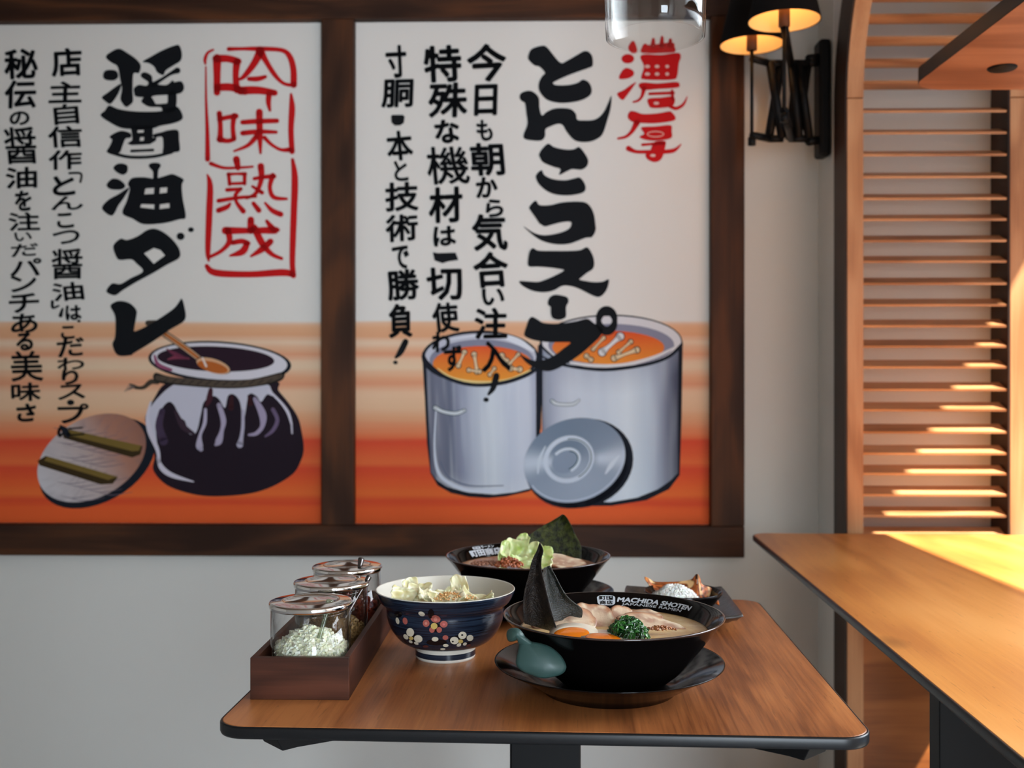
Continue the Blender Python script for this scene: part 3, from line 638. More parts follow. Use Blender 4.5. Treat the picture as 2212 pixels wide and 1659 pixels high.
for q in ([(1165,1298),(1235,1292),(1232,1340),(1155,1345)], [(1285,1292),(1342,1288),(1340,1330),(1280,1338)], [(1130,1425),(1237,1428),(1235,1465),(1122,1452)], [(1283,1428),(1360,1418),(1362,1455),(1280,1465)]): A.poly(q, PAP, smooth=False)
B.poly([(825,170),(880,115),(930,125),(1010,95),(1080,50),(1140,40),(1210,70),(1280,130),(1325,200),(1320,260),(1230,310),(1130,370),(1000,440),(900,500),(840,540),(780,520),(780,490),(820,450),(880,455),(960,410),(1050,360),(1000,300),(960,270),(880,275),(850,255)], BLK)
B.poly([(1058,225),(1130,185),(1180,200),(1215,240),(1130,303),(1082,250)], PAP, smooth=False); B.ell(1332, 97, 30, 28, BLK); B.ell(1410, 47, 22, 18, BLK)
B.poly([(805,625),(830,595),(880,582),(950,600),(1000,650),(1000,700),(985,780),(990,810),(1080,770),(1180,710),(1280,640),(1320,590),(1340,565),(1360,620),(1365,725),(1250,800),(1120,890),(980,975),(960,990),(860,990),(820,910),(840,850),(840,700)], BLK)
Lp.done()
Lp.reset('red_seal'); C = Z(Lp, 400, 60, 2.9625)
for st in ([(165,125,14),(130,145,18),(113,185,22),(115,215,14)], [(118,235,10),(120,450,16),(128,650,26),(130,830,34)], [(150,858,26),(230,885,20),(320,885,18),(420,878,15)], [(265,120,28),(350,118,22),(450,118,30),(600,125,28),(655,165,36),(680,250,40),(682,350,42)],
           [(465,130,60),(500,190,36),(560,285,30),(620,342,22),(690,352,26)], [(190,180,56),(190,290,46),(190,400,44)], [(185,182,52),(260,182,46),(325,200,46)], [(318,200,50),(310,290,40),(318,385,44)], [(190,368,48),(280,366,50),(370,395,44)],
           [(465,140,52),(430,210,45),(370,290,32),(335,315,20)], [(395,312,28),(450,312,34),(500,298,24)], [(340,388,54),(450,385,50),(560,402,40)], [(525,400,38),(520,460,34),(530,515,18)],
           [(665,410,16),(672,500,40),(665,640,36),(672,780,36)], [(660,768,34),(600,768,22),(540,735,22),(495,690,28)], [(205,535,36),(212,620,32),(210,705,40)], [(205,572,32),(260,560,30),(312,552,36)], [(300,550,38),(292,620,30),(298,695,34)], [(205,702,38),(260,712,30),(300,700,30)],
           [(355,592,32),(460,585,34),(575,582,30)], [(355,662,34),(460,652,32),(570,655,22)], [(462,525,44),(465,660,40),(470,790,16)], [(445,680,36),(390,740,26),(300,778,14)],
           [(315,830,46),(325,885,36)], [(265,925,24),(272,992,24)], [(262,928,24),(315,924,18),(372,925,26)], [(368,925,26),(368,988,24)], [(275,988,20),(368,984,20)], [(255,1028,26),(345,1022,22)], [(345,1020,22),(310,1060,26),(318,1110,24),(360,1165,34)], [(200,1098,28),(330,1078,24),(440,1070,18)],
           [(472,875,44),(475,960,34),(440,1050,26),(380,1080,20)], [(430,955,24),(490,945,26),(555,940,34)], [(548,935,36),(530,1010,28),(555,1075,30),(638,1085,18)], [(418,1005,18),(480,1045,28)], [(200,1160,34),(255,1138,32),(275,1115,16)], [(425,1115,28),(460,1160,34)], [(500,1112,16),(545,1160,32),(600,1185,36)],
           [(245,1290,50),(400,1290,38),(565,1288,46),(580,1292,16)], [(262,1290,44),(270,1360,36),(220,1420,26),(140,1462,22)], [(290,1368,32),(350,1358,34),(392,1372,30)], [(385,1370,36),(355,1425,46),(275,1452,14)], [(408,1220,44),(408,1290,46)], [(430,1270,44),(480,1370,44),(540,1440,30),(606,1470,22)], [(535,1360,40),(480,1410,42),(410,1455,16)], [(510,1228,22),(550,1282,44)],
           [(128,930,10),(146,1000,38),(140,1200,42),(132,1420,34),(138,1485,14)], [(125,1518,28),(180,1562,44),(400,1572,40),(600,1560,46),(672,1568,40)], [(675,832,22),(690,950,42),(685,1150,42),(678,1350,40),(675,1500,36),(682,1580,36)]):
    C.stroke(st, RED, n=4)
Lp.done()
Lp.reset('small_lettering')
column(Lp, [('秘',37,134,70,62),('伝',36,200,66,58),('の',34,252,42,28),('醤',36,311,68,78),('油',38,381,66,44),('を',42,431,34,42),('注',44,476,66,38),('い',42,509,36,18),('だ',45,538,58,26),('パ',48,575,66,36),('ン',43,610,56,34),('チ',44,653,64,40),('あ',45,697,56,40),('る',45,737,34,36),('美',49,790,68,64),('味',48,846,62,38),('さ',49,891,40,36)])
column(Lp, [('店',137,130,64,58),('主',134,195,70,44),('自',136,243,52,42),('信',134,292,72,44),('作',134,342,70,40),('と',131,398,46,40),('ん',138,436,68,28),('こ',134,474,34,30),('つ',136,510,58,28),('醤',138,568,66,64),('油',140,628,66,38),('は',152,674,32,30),('こ',140,717,28,26),('だ',146,749,58,38),('わ',146,785,58,26),('り',145,814,34,30),('ス',148,846,58,30),('プ',152,893,66,40),('に',146,932,58,20)])
Lp.stroke([(143,371,5),(168,372,5),(167,390,5)], BLK); Lp.stroke([(106,650,7),(107,663,6),(120,659,4)], BLK); Lp.stroke([(128,666,5),(124,680,9)], BLK); Lp.ell(164, 692, 4, 3, BLK); Lp.ell(146, 869, 8, 6, BLK)
Lp.done()
# ---------------------------------------------------------------- louvred booth screen that curves forward at the top
PD = 2.60; SD = 0.10                       # front face distance, depth
scr = thing('louvered_screen', 'teak louvred screen with curved top beside the white wall, sun on its lower slats', 'screen', (0, PD, 0), WROT)
def sx(px): return ((px-CX)/F*PD)/(1-TW*(px-CX)/F)/ca
SX0, SX1, SX2 = sx(1830), sx(1866), sx(2182)
SX3 = SX2+(SX1-SX0)
ZC, RC = 1.77, 0.377                       # height where the arch starts, radius of the front face
def stile(x0, x1):
    box('stile', x0+.0006, x1-.0006, .0006, SD, 0, ZC-.0012, M['louverz'], scr, bevel=.001)
    m = MB(); n = 16; v = []; f = []
    for k in range(n+1):
        a = math.radians(86)*k/n
        for r in (RC, RC+SD):
            for x in (x0+.0006, x1-.0006): v.append((x, RC-r*math.cos(a)+0.0 if r == RC else RC-r*math.cos(a)+0.0, ZC+.0012+r*math.sin(a)))
    # profile sweeps from the straight stile up and towards the room
    v = []
    for k in range(n+1):
        a = math.radians(86)*k/n
        for r in (RC, RC+SD):
            for x in (x0+.0006, x1-.0006): v.append((x, -RC+r*math.cos(a), ZC+.0012+r*math.sin(a)))
    for k in range(n):
        b = 4*k
        f += [(b, b+1, b+5, b+4), (b+2, b+6, b+7, b+3), (b, b+4, b+6, b+2), (b+1, b+3, b+7, b+5)]
    f += [(0, 2, 3, 1), (4*n, 4*n+1, 4*n+3, 4*n+2)]
    mk('curved_stile', v, f, M['louverz'], scr)
stile(SX0, SX1); stile(SX2, SX3)
# wall pier that the screen stands against
struct(box('wall_pier', SX0-.004, 1.80, SD+.0008, .30, 0, 2.598, M['wall'], loc=(0, PD, 0), rotz=WROT, bevel=0))
# the darker cheek on the left side of each stile
v, f = [], []
def cheek(x0, x1):
    prof = [(0.0, 0.0), (SD+.0, 0.0)]
    pts = [(0.001, 0), (0.001, ZC)]+[(-RC+(RC+.001)*math.cos(math.radians(86)*k/14), ZC+(RC+.001)*math.sin(math.radians(86)*k/14)) for k in range(1, 15)]
    bk = [(SD, 0), (SD, ZC)]+[(-RC+(RC+SD)*math.cos(math.radians(86)*k/14), ZC+(RC+SD)*math.sin(math.radians(86)*k/14)) for k in range(1, 15)]
    v = []; f = []
    for (a, b), (c, d) in zip(pts, bk): v += [(x0, a, b), (x1, a, b), (x0, c, d), (x1, c, d)]
    for k in range(len(pts)-1):
        q = 4*k; f += [(q, q+1, q+5, q+4), (q+2, q+6, q+7, q+3), (q, q+4, q+6, q+2), (q+1, q+3, q+7, q+5)]
    f += [(0, 2, 3, 1)]; q = 4*(len(pts)-1); f += [(q, q+1, q+3, q+2)]
    mk('side_cheek', v, f, M['louverdark'], scr)
cheek(SX0-.004, SX0); cheek(SX2-.004, SX2)
SLW = 0.046; SLT = 0.006; ang = math.radians(21)
def slat_mesh():
    v, f = boxv(SX1+.001, SX2-.006, 0, SLW, -SLT, 0)
    c, s_ = math.cos(ang), math.sin(ang)
    v = [(x, y*c-z*s_, y*s_+z*c) for x, y, z in v]
    me = bpy.data.meshes.new('slat'); me.from_pydata(v, [], f); me.materials.append(M['louver']); return me
sm = slat_mesh(); bx = sm
slys = [233.5, 280, 327, 374.4, 421, 466, 511.6, 556, 603.6, 649.6, 694.8, 738.6, 783, 831.5, 875, 922.6, 968.6, 1012, 1057.6, 1102.8, 1147]
for py in slys:
    o = bpy.data.objects.new('slat', sm); COL.objects.link(o); o.parent = scr
    o.location = (0, .004, CAMZ+(CY-py-5)/F*PD-.004)
for k in range(1, 11):                     # slats of the curved part follow the arch
    a = math.radians(7.6*k-1.0); o = bpy.data.objects.new('slat', sm); COL.objects.link(o); o.parent = scr
    r = RC+.012
    o.location = (0, -RC+r*math.cos(a), ZC+r*math.sin(a)); o.rotation_euler = (-ang-.10, 0, 0)
box('lower_panel', SX1+.0004, SX2-.0064, .02, .04, 0, .70, M['panel'], scr, bevel=0)
box('mid_rail', SX1+.0004, SX2-.0064, .01, .05, .7002, .712, M['louver'], scr, bevel=0)

# ---------------------------------------------------------------- tables
TROT = -math.atan(0.0535)
t1 = thing('dining_table', 'square oak-topped table with black edging carrying the ramen bowls', 'table', (.046, 1.44, 0), TROT)
tabletop(t1, .686, .69, .034, .72, .0135, M['oak'], M['edge'])
UZ = .7062
v, f = boxv(-.0465, .0465, -.0465, .0465, .012, UZ-.008); mk('column', v, f, M['blackmetal'], t1, bevel=.003)
box('mounting_plate', -.11, .11, -.11, .11, UZ-.0078, UZ, M['blackmetal'], t1, bevel=.001)
for k in range(4):
    a = PI/4+k*PI/2; L0, L1 = .05, .425
    c_, s_ = math.cos(a), math.sin(a)
    # arm: deep at the column, tapering to its cut-off end
    pr = [(L0, UZ-.0002), (L1, UZ-.0002), (L1-.012, UZ-.024), (L1-.03, UZ-.024), (L0, UZ-.05)]
    if k in (0, 1): pr = [(min(r, .40) if r > .3 else r, z) for r, z in pr]
    if k in (0, 1): pr = [(L0, UZ-.0002), (.38, UZ-.0002), (.37, UZ-.024), (.35, UZ-.024), (L0, UZ-.05)]
    w2 = .021; v = []
    for q in (-1, 1):
        for r, z in pr: v.append((r*c_-q*w2*s_, r*s_+q*w2*c_, z))
    n = len(pr); f = [tuple(range(n)), tuple(range(n, 2*n))[::-1]]+[(i, (i+1) % n, n+(i+1) % n, n+i) for i in range(n)]
    mk('support_arm', v, f, M['blackmetal'], t1, bevel=.001)
rings('foot_plate', [[(x, y, z) for x, y in slab_outline(w_, w_, .03)] for w_, z in ((.44, 0), (.44, .008), (.43, .0118))], M['blackmetal'], t1)

t2 = thing('dining_table', 'long warm oak table with black edging reaching the louvred screen', 'table', (.889, 1.60, 0), TROT)
tabletop(t2, .74, 1.86, .045, .72, .0137, M['oak2'], M['edge'])
box('panel_leg', -.31, .30, -.20, -.16, 0, .7062, M['blackmetal'], t2)
box('panel_leg', .06, .30, .72, .76, 0, .7062, M['blackmetal'], t2)
box('stretcher', .10, .16, -.16, .72, .62, .66, M['blackmetal'], t2)

# ---------------------------------------------------------------- hanging shelf
HD = 2.2; hz = CAMZ+(CY-194)/F*HD
sh = thing('hanging_shelf', 'wooden shelf board with dark edge and round black insert, hung at upper right', 'shelf', (0, 0, 0))
SW, SL = .60, 1.35; hx0 = (1952-CX)/F*HD
sh.location = (hx0+SW/2+.0, HD-SL/2, hz); sh.rotation_euler = (0, 0, WROT*.6)
r_ = .075
o = [[(x, y, z) for x, y in slab_outline(SW-2*i, SL-2*i, r_-i, 12)] for i, z in ((.0015, 0), (.0015, .029))]
rings('board', o, M['shelfwood'], sh)
o = [[(x, y, z) for x, y in slab_outline(SW-2*i, SL-2*i, r_-i, 12)] for i, z in ((.0016, .0002), (0, .001), (0, .0285), (.0016, .0292))]
rings('edge_band', o, M['edge'], sh, capb=False, capt=False)
dd = (hz-CAMZ)*F/(CY-146); gx, gy = (2165-CX)/F*dd, dd
loc = Vector((gx, gy, hz))-sh.location; loc.rotate(Matrix.Rotation(-WROT*.6, 3, 'Z'))
lathe('round_insert', [(0, -.004), (.024, -.004), (.027, -.0015), (.027, 0), (0, 0)], M['blackmetal'], sh, 32, loc=loc)
for x, y in ((-.24, -.6), (.24, -.6), (-.24, .08), (.24, .08)):
    m = MB(); m.tube([(x, y, .029), (x, y, 2.6-hz)], .005); m.build('hanging_rod', M['blackmetal'], sh, smooth=True)

# ---------------------------------------------------------------- scissor-arm wall lamp with two shades
M['shadeout'] = pmat('black_lamp_fabric', srgb(24, 22, 22), 0.9, spec=0.1)
M['shadein'] = pmat('warm_shade_lining', srgb(240, 214, 160), 0.8, spec=0.1)
M['bulb'] = pmat('lit_bulb', srgb(255, 200, 120), 0.4, emit=srgb(255, 176, 90), es=14)
M['sleeve'] = pmat('brown_candle_sleeve', srgb(96, 56, 26), 0.6)
LX = SX0-.004-.0005
lx0 = wl(U(1806, 826, 2.66)).x
wlp = thing('wall_lamp', 'black scissor-arm wall lamp with two black shades glowing warm inside', 'lamp', (0, 0, 0))
PXc = U(1784, 215, 2.73)
m = MB(); PXR = (SX0-.004)+.0*1; m.box(PXR-.030, PXR-.0006, 2.695, 2.755, 1.655, 1.952); m.build('back_plate', M['blackmetal'], wlp, bevel=.008)
def rod(name, pts, r, par=wlp, mat='blackmetal', n=8): m = MB(); m.tube(pts, r, n); return m.build(name, M[mat], par, smooth=True)
def arm(stem, xs, ztop, zbot, shade_z, r0, PXE):
    # crossing flat bars spread along the wall, a stem in front of them carrying the shade
    sx_, sy_ = stem.x, stem.y; za, zb = ztop, zbot; YB = 2.70
    rod('lamp_stem', [(sx_, sy_, zb-.012), (sx_, sy_, shade_z-.002)], .0045)
    rod('stem_foot', [(sx_, sy_, zb-.026), (sx_, sy_, zb-.006)], .010)
    X = [(p-CX)/F*YB for p in xs]
    for i in range(len(X)-1):
        for q, (z0, z1) in enumerate(((za, zb), (zb, za))):
            y = YB+(.007 if q else -.007)
            rod('scissor_bar', [(X[i], y, z0), (X[i+1], y, z1)], .0115)
    for z in (za, zb):
        rod('joint_rod', [(X[0]-.004, YB, z), (X[-1]+.004, YB, z)], .0095)
        rod('joint_rod', [(X[0], YB, z), (sx_, sy_, z)], .0095)
    # shade: outer black cone, pale lining
    r1 = r0*.62; h = .125
    s_ = lathe('lamp_shade', [(r1, h), (r0, 0), (r0+.0015, 0), (r1+.0015, h)], M['shadeout'], wlp, 40, loc=(sx_, sy_, shade_z))
    lathe('shade_lining', [(r1-.0015, h-.001), (r0-.0015, .0008)], M['shadein'], s_, 40)
    lathe('candle_sleeve', [(0, -.012), (.013, -.012), (.013, .045), (0, .045)], M['sleeve'], wlp, 20, loc=(sx_, sy_, shade_z))
    lathe('bulb', [(0, .045), (.008, .047), (.016, .062), (.013, .08), (.004, .098), (0, .1)], M['bulb'], wlp, 20, loc=(sx_, sy_, shade_z))
    lamp('lamp_light', 'POINT', (sx_, sy_, shade_z+.072), 0.8, (1.0, 0.74, 0.46), shadow_soft_size=.019)
a1 = U(1624, 98, 2.66); a2 = U(1694, 46, 2.42)
arm(a1, (1662, 1688), 1.889, 1.698, a1.z, .079, PXc)
arm(a2, (1708, 1724, 1746), 1.889, 1.698, a2.z, .081, PXc)
for z in (1.889, 1.90, 1.69): rod('joint_rod', [((1746-CX)/F*2.7, 2.7, z), (PXR-.028, 2.72, z+.01)], .011)

# ---------------------------------------------------------------- clear glass pendant
pc = U(1415.5, 81, 1.30)
pen = thing('pendant_lamp', 'clear glass pendant shade hanging above the ramen table', 'lamp', (pc.x, 1.30, pc.z))
R0 = 106.5/F*1.30
prof = [(R0-.0010, -.0004), (R0, 0.0), (R0+.0008, .02), (R0+.0032, .10), (R0+.001, .17), (R0-.012, .205), (.03, .225), (.022, .235)]
inner = [(r-.0022, z+.0004) for r, z in prof][::-1]
lathe('glass_shade', prof+inner+[prof[0]], M['glass2'], pen, 72)
lathe('socket_cap', [(0, .30), (.008, .30), (.022, .285), (.024, .236), (.024, .225), (0, .225)], M['blackmetal'], pen, 32)
lathe('bulb', [(0, .225), (.012, .224), (.014, .20), (.03, .165), (.028, .14), (.012, .122), (0, .118)], M['glass'], pen, 32)
m = MB(); m.tube([(0, 0, .30), (0, 0, 2.6-pc.z)], .003); m.build('cord', M['blackmetal'], pen, smooth=True)
# ---------------------------------------------------------------- things on the table
TZ = .72
# ----- condiment tray
tr = thing('condiment_tray', 'long dark walnut tray holding three lidded glass jars on the table', 'tray', (0, 0, TZ), 0)
TX, TY, TA = -.2410, 1.207, -math.radians(1.3)
def trl(x, y, z=0):     # tray-local -> world
    c, s_ = math.cos(TA), math.sin(TA); return Vector((TX+x*c-y*s_, TY+x*s_+y*c, TZ+z))
tr.location = (TX, TY, TZ); tr.rotation_euler = (0, 0, TA)
HW, LN, HT = .0562, .392, .0475
box('front_board', -HW, HW, 0, .008, 0, HT, M['tray'], tr, bevel=.0006)
box('back_board', -HW, HW, LN-.008, LN, 0, HT, M['tray'], tr, bevel=.0006)
box('side_board', -HW, -HW+.007, .0081, LN-.0081, 0, HT, M['trayl'], tr, bevel=.0006)
box('side_board', HW-.007, HW, .0081, LN-.0081, 0, HT, M['trayl'], tr, bevel=.0006)
box('base_board', -HW+.0071, HW-.0071, .0081, LN-.0081, .001, .005, M['trayl'], tr, bevel=0)
# ----- jars
M['onion'] = colmat('chopped_onion', .35, .5, sss=.15, coat=.2)
M['garlic'] = colmat('minced_garlic', .4, .4)
M['chili'] = colmat('chili_paste', .25, .6, coat=.4)
M['clearplastic'] = glassmat('greenish_plastic', (.80, .86, .78, 1), body=.25, bodycol=srgb(130, 136, 100))
GR = .0468
def jar(label, y, spoon, fill):
    p = trl(0.001, y, .0052); j = thing('glass_jar', label, 'jar', p, 0, 'condiment jars in the walnut tray')
    lathe('glass_body', [(0, 0), (GR-.003, 0), (GR, .003), (GR, .088), (GR-.002, .088), (GR-.002, .005), (0, .003)], M['glass'], j, 64)
    LR = .0489
    lathe('lid', [(0, .0955), (.030, .0955), (.0315, .0965), (.033, .0975), (.0345, .0972), (.0462, .0962), (.0482, .0955), (LR, .0940), (LR+.0002, .0915), (LR-.0004, .0893), (LR-.0014, .0885), (GR+.0006, .0885), (GR+.0006, .0925), (0, .0925)], M['steel'], j, 96)
    return j, p
def chips(name, label, cat, p, n, rad, h0, h1, size, cols, mat, seed, sharp=True):
    rnd = random.Random(seed); m = MB()
    # heap
    for i in range(n):
        a = rnd.random()*2*PI; r = rad*math.sqrt(rnd.random()); sz = size*(.6+.8*rnd.random())
        hz = h0+(h1-h0)*(1-(r/rad)**1.6)+.004*noise.noise(Vector((r*math.cos(a)*70, r*math.sin(a)*70, seed)))
        z = rnd.random()**.35*hz
        rr = min(r, rad-sz*.9)
        c = Vector((rr*math.cos(a), rr*math.sin(a), max(z, sz*.8)))
        R_ = Matrix.Rotation(rnd.random()*6, 3, 'Z') @ Matrix.Rotation(rnd.random()*6, 3, 'X')
        col = mix(cols[0], cols[1], rnd.random())
        if sharp: v, f = boxv(-sz, sz, -sz*.8, sz*.8, -sz*.45, sz*.45)
        else:
            v = [(sz, 0, 0), (-sz, 0, 0), (0, sz, 0), (0, -sz, 0), (0, 0, sz), (0, 0, -sz)]; v = [tuple(q) for q in v]
            f = [(0,2,4),(2,1,4),(1,3,4),(3,0,4),(2,0,5),(1,2,5),(3,1,5),(0,3,5)]
        m.add([c+(R_ @ Vector(q)) for q in v], f, col)
    # solid core under the chips
    m.lathe([(0, h1*.82), (rad*.5, h0+(h1-h0)*.62), (rad*.92, h0*.8), (rad*.94, 0), (0, 0)], 24, c=mix(cols[0], cols[1], .35))
    o = m.build(name, mat, None, loc=p); return tag(o, label, cat, kind='stuff')
j1, p1 = jar('front glass jar full of white chopped onion with steel lid', .0095+GR+.0005, 0, 0)
chips('chopped_onion', 'white chopped onion heaped in the front jar', 'onion', p1+Vector((0, 0, .0055)), 4200, .0440, .036, .060, .0021, (srgb(252, 250, 234), srgb(236, 232, 196)), M['onion'], 1)
j2, p2 = jar('middle glass jar with brown minced garlic and steel lid', .0095+GR+.0005+.128, 0, 0)
chips('minced_garlic', 'brownish minced garlic inside the middle jar', 'garlic', p2+Vector((0, 0, .0055)), 1600, .0440, .030, .052, .0018, (srgb(196, 158, 104), srgb(146, 108, 62)), M['garlic'], 2, False)
j3, p3 = jar('rear glass jar with red chili paste and steel lid', .0095+GR+.0005+.243, 0, 0)
chips('chili_paste', 'dark red chili paste inside the rear jar', 'paste', p3+Vector((0, 0, .0055)), 900, .0440, .035, .050, .003, (srgb(150, 52, 26), srgb(92, 26, 16)), M['chili'], 3, False)
def spoon_in(label, p, top, tilt_to, mat, wtop, wlow, grp='spoons standing in the jars'):
    # flat handled spoon standing in a jar, handle end above the lid
    A_ = Vector(top); B_ = p+Vector((tilt_to[0], tilt_to[1], .030)); d = (A_-B_); L_ = d.length; d.normalize()
    side = d.cross(Vector((0, 1, 0))).normalized(); nrm = side.cross(d)
    st = [(0, .0075, .004), (.010, .0090, .005), (.020, .006, .002), (.028, wlow, .0008), (L_*.7, wlow*.9, .0008), (L_*.88, wtop*.7, .0009), (L_*.97, wtop, .001), (L_, wtop*.85, .001)]
    v = []; f = []
    for s_, ww, th in st:
        for a, b in ((-1, -1), (1, -1), (1, 1), (-1, 1)): v.append(B_-p+d*s_+side*ww*a+nrm*th*b)
    for i in range(len(st)-1):
        for k in range(4): f.append((4*i+k, 4*i+(k+1) % 4, 4*i+4+(k+1) % 4, 4*i+4+k))
    f += [(0, 3, 2, 1), tuple(4*(len(st)-1)+k for k in range(4))]
    o = mk('spoon', v, f, mat, None, loc=p, subsurf=1, smooth=True); tag(o, label, 'spoon', grp)
M['darksteel'] = pmat('dark_reflecting_steel', (.10, .085, .08, 1), .16, metal=1)
t_ = U(714, 1294, p1.y-.012); spoon_in('translucent greenish spoon standing in the front onion jar', p1, t_, (.0065, -.026), M['clearplastic'], .0055, .0028)
t_ = U(799, 1243, p2.y+.005); spoon_in('dark steel spoon leaning out of the middle jar', p2, t_, (.008, -.012), M['darksteel'], .0042, .0026)
t_ = U(781, 1204, p3.y-.01); spoon_in('dark steel spoon standing upright in the rear jar', p3, t_, (.008, -.020), M['darksteel'], .0052, .0028)

# ----- patterned blue bowl
def bluemat():
    m, nt, b = newmat('brushed_blue_glaze'); N = nt.nodes; L = nt.links
    tc = N.new('ShaderNodeTexCoord'); mp = N.new('ShaderNodeMapping'); mp.inputs['Scale'].default_value = (14, 14, 620); L.new(tc.outputs['Object'], mp.inputs[0])
    n = N.new('ShaderNodeTexNoise'); n.inputs['Scale'].default_value = 1; n.inputs['Detail'].default_value = 5; L.new(mp.outputs[0], n.inputs['Vector'])
    r = N.new('ShaderNodeValToRGB'); r.color_ramp.elements[0].position = .36; r.color_ramp.elements[0].color = srgb(16, 20, 32)
    r.color_ramp.elements[1].position = .72; r.color_ramp.elements[1].color = srgb(44, 56, 74); L.new(n.outputs[0], r.inputs[0]); L.new(r.outputs[0], b.inputs['Base Color'])
    b.inputs['Roughness'].default_value = .14; b.inputs['Specular IOR Level'].default_value = .5; return m
M['blue'] = bluemat(); M['creamglaze'] = pmat('cream_white_glaze', srgb(226, 222, 210), .15, spec=.5)
M['deco'] = colmat('painted_petals', .2, .5)
bb = Vector((-.0874, 1.400, TZ)); bw = thing('patterned_bowl', 'dark blue bowl with painted blossoms and white foot in front of the jars', 'bowl', bb)
ext = [(.0405, .017), (.052, .0195), (.0615, .026), (.070, .037), (.0755, .050), (.0772, .060), (.0775, .0655), (.0795, .0690), (.0845, .0735), (.0885, .0800), (.0910, .0868), (.0913, .0888)]
ext = catmull(ext, 4)
lathe('outer_glaze', ext, M['blue'], bw, 96)
inn = [(.0913, .0888), (.0905, .0898), (.0893, .0888), (.0856, .080), (.0765, .070), (.0742, .060), (.0700, .045), (.060, .032), (.045, .024), (.02, .0205), (0, .02)]
ic = lathe('inner_glaze', inn, M['creamglaze'], bw, 96)
lathe('foot_ring', [(.0405, .0172), (.0396, .0155), (.0392, .0060), (.0392, .0022), (.0385, .0), (.0350, 0), (.0345, .016), (0, .017)], M['creamglaze'], bw, 64)
lathe('foot_stripe', [(.0395, .0110), (.0395, .0040)], M['blue'], bw, 64)
def bvh(prof, origin, n=128):
    m = MB(); m.lathe(prof, n); return BVHTree.FromPolygons([Vector(v)+origin for v in m.v], m.f)
bt = bvh(ext, bb)
CAMP = Vector((0, 0, CAMZ))
dm = MB(); CRM = srgb(214, 204, 182); PNK = srgb(170, 92, 82); YEL = srgb(196, 168, 96); INK = srgb(12, 12, 18)
dl = [0]
def petal(zx, zy, rx, ry, col, rot=0):
    dl[0] += 1; pts = [(0, 0)]+[(rx*math.cos(2*PI*k/16), ry*math.sin(2*PI*k/16)) for k in range(16)]; V = []
    for x, y in pts:
        c, s_ = math.cos(rot), math.sin(rot); X = zx+x*c-y*s_; Y = zy+x*s_+y*c
        dr = (U(780+X/5.8211, 1200+Y/5.8211, 1)-CAMP).normalized(); h, nn, _, _ = bt.ray_cast(CAMP, dr)
        if h is None: return
        if nn.dot(dr) > 0: nn = -nn
        V.append(h+nn*(.00025+.00003*dl[0])-bb)
    dm.add(V, [(0, 1+k, 1+(k+1) % 16) for k in range(16)], col)
for x, y, rx, ry in ((470, 960, 60, 80), (930, 900, 60, 60), (1250, 1060, 150, 60), (950, 1090, 130, 40), (640, 1050, 100, 70), (880, 730, 40, 60), (470, 740, 50, 40)): petal(x, y, rx, ry, INK)
for x, y, rx, ry, c, r in ((762, 730, 42, 27, CRM, .35), (462, 820, 22, 42, CRM, -.25), (557, 822, 30, 44, PNK, -.25), (938, 795, 62, 48, PNK, .25), (820, 850, 42, 46, PNK, 0), (1040, 862, 48, 42, PNK, 0), (893, 932, 34, 36, PNK, 0), (983, 932, 34, 36, PNK, 0), (920, 885, 42, 40, YEL, 0),
                        (622, 962, 48, 54, CRM, -.3), (722, 1042, 54, 46, CRM, .3), (568, 1018, 38, 26, CRM, .8), (628, 1078, 26, 16, CRM, .5), (698, 1098, 30, 16, CRM, .4), (635, 1035, 28, 22, YEL, 0), (932, 1046, 42, 28, CRM, 0), (1060, 1026, 36, 30, PNK, 0), (1272, 998, 52, 46, CRM, -.2), (1366, 1030, 42, 38, CRM, -.3),
                        (1172, 1062, 54, 46, CRM, .1), (1228, 1116, 30, 20, CRM, -.4), (1302, 1104, 26, 18, CRM, -.4), (1250, 1072, 30, 24, YEL, 0), (1064, 1122, 34, 20, CRM, 0), (1028, 1166, 32, 12, CRM, 0), (815, 1134, 36, 16, srgb(86, 46, 44), 0), (1350, 1120, 30, 16, srgb(86, 46, 44), -.3),
                        (938, 795, 22, 30, srgb(196, 124, 110), 0), (820, 850, 16, 18, srgb(200, 130, 116), 0), (1040, 862, 16, 14, srgb(206, 110, 110), 0), (1268, 992, 14, 10, INK, 0), (1152, 1072, 12, 9, INK, 0)): petal(x, y, rx, ry, c, r)
dm.build('painted_blossoms', M['deco'], bw)
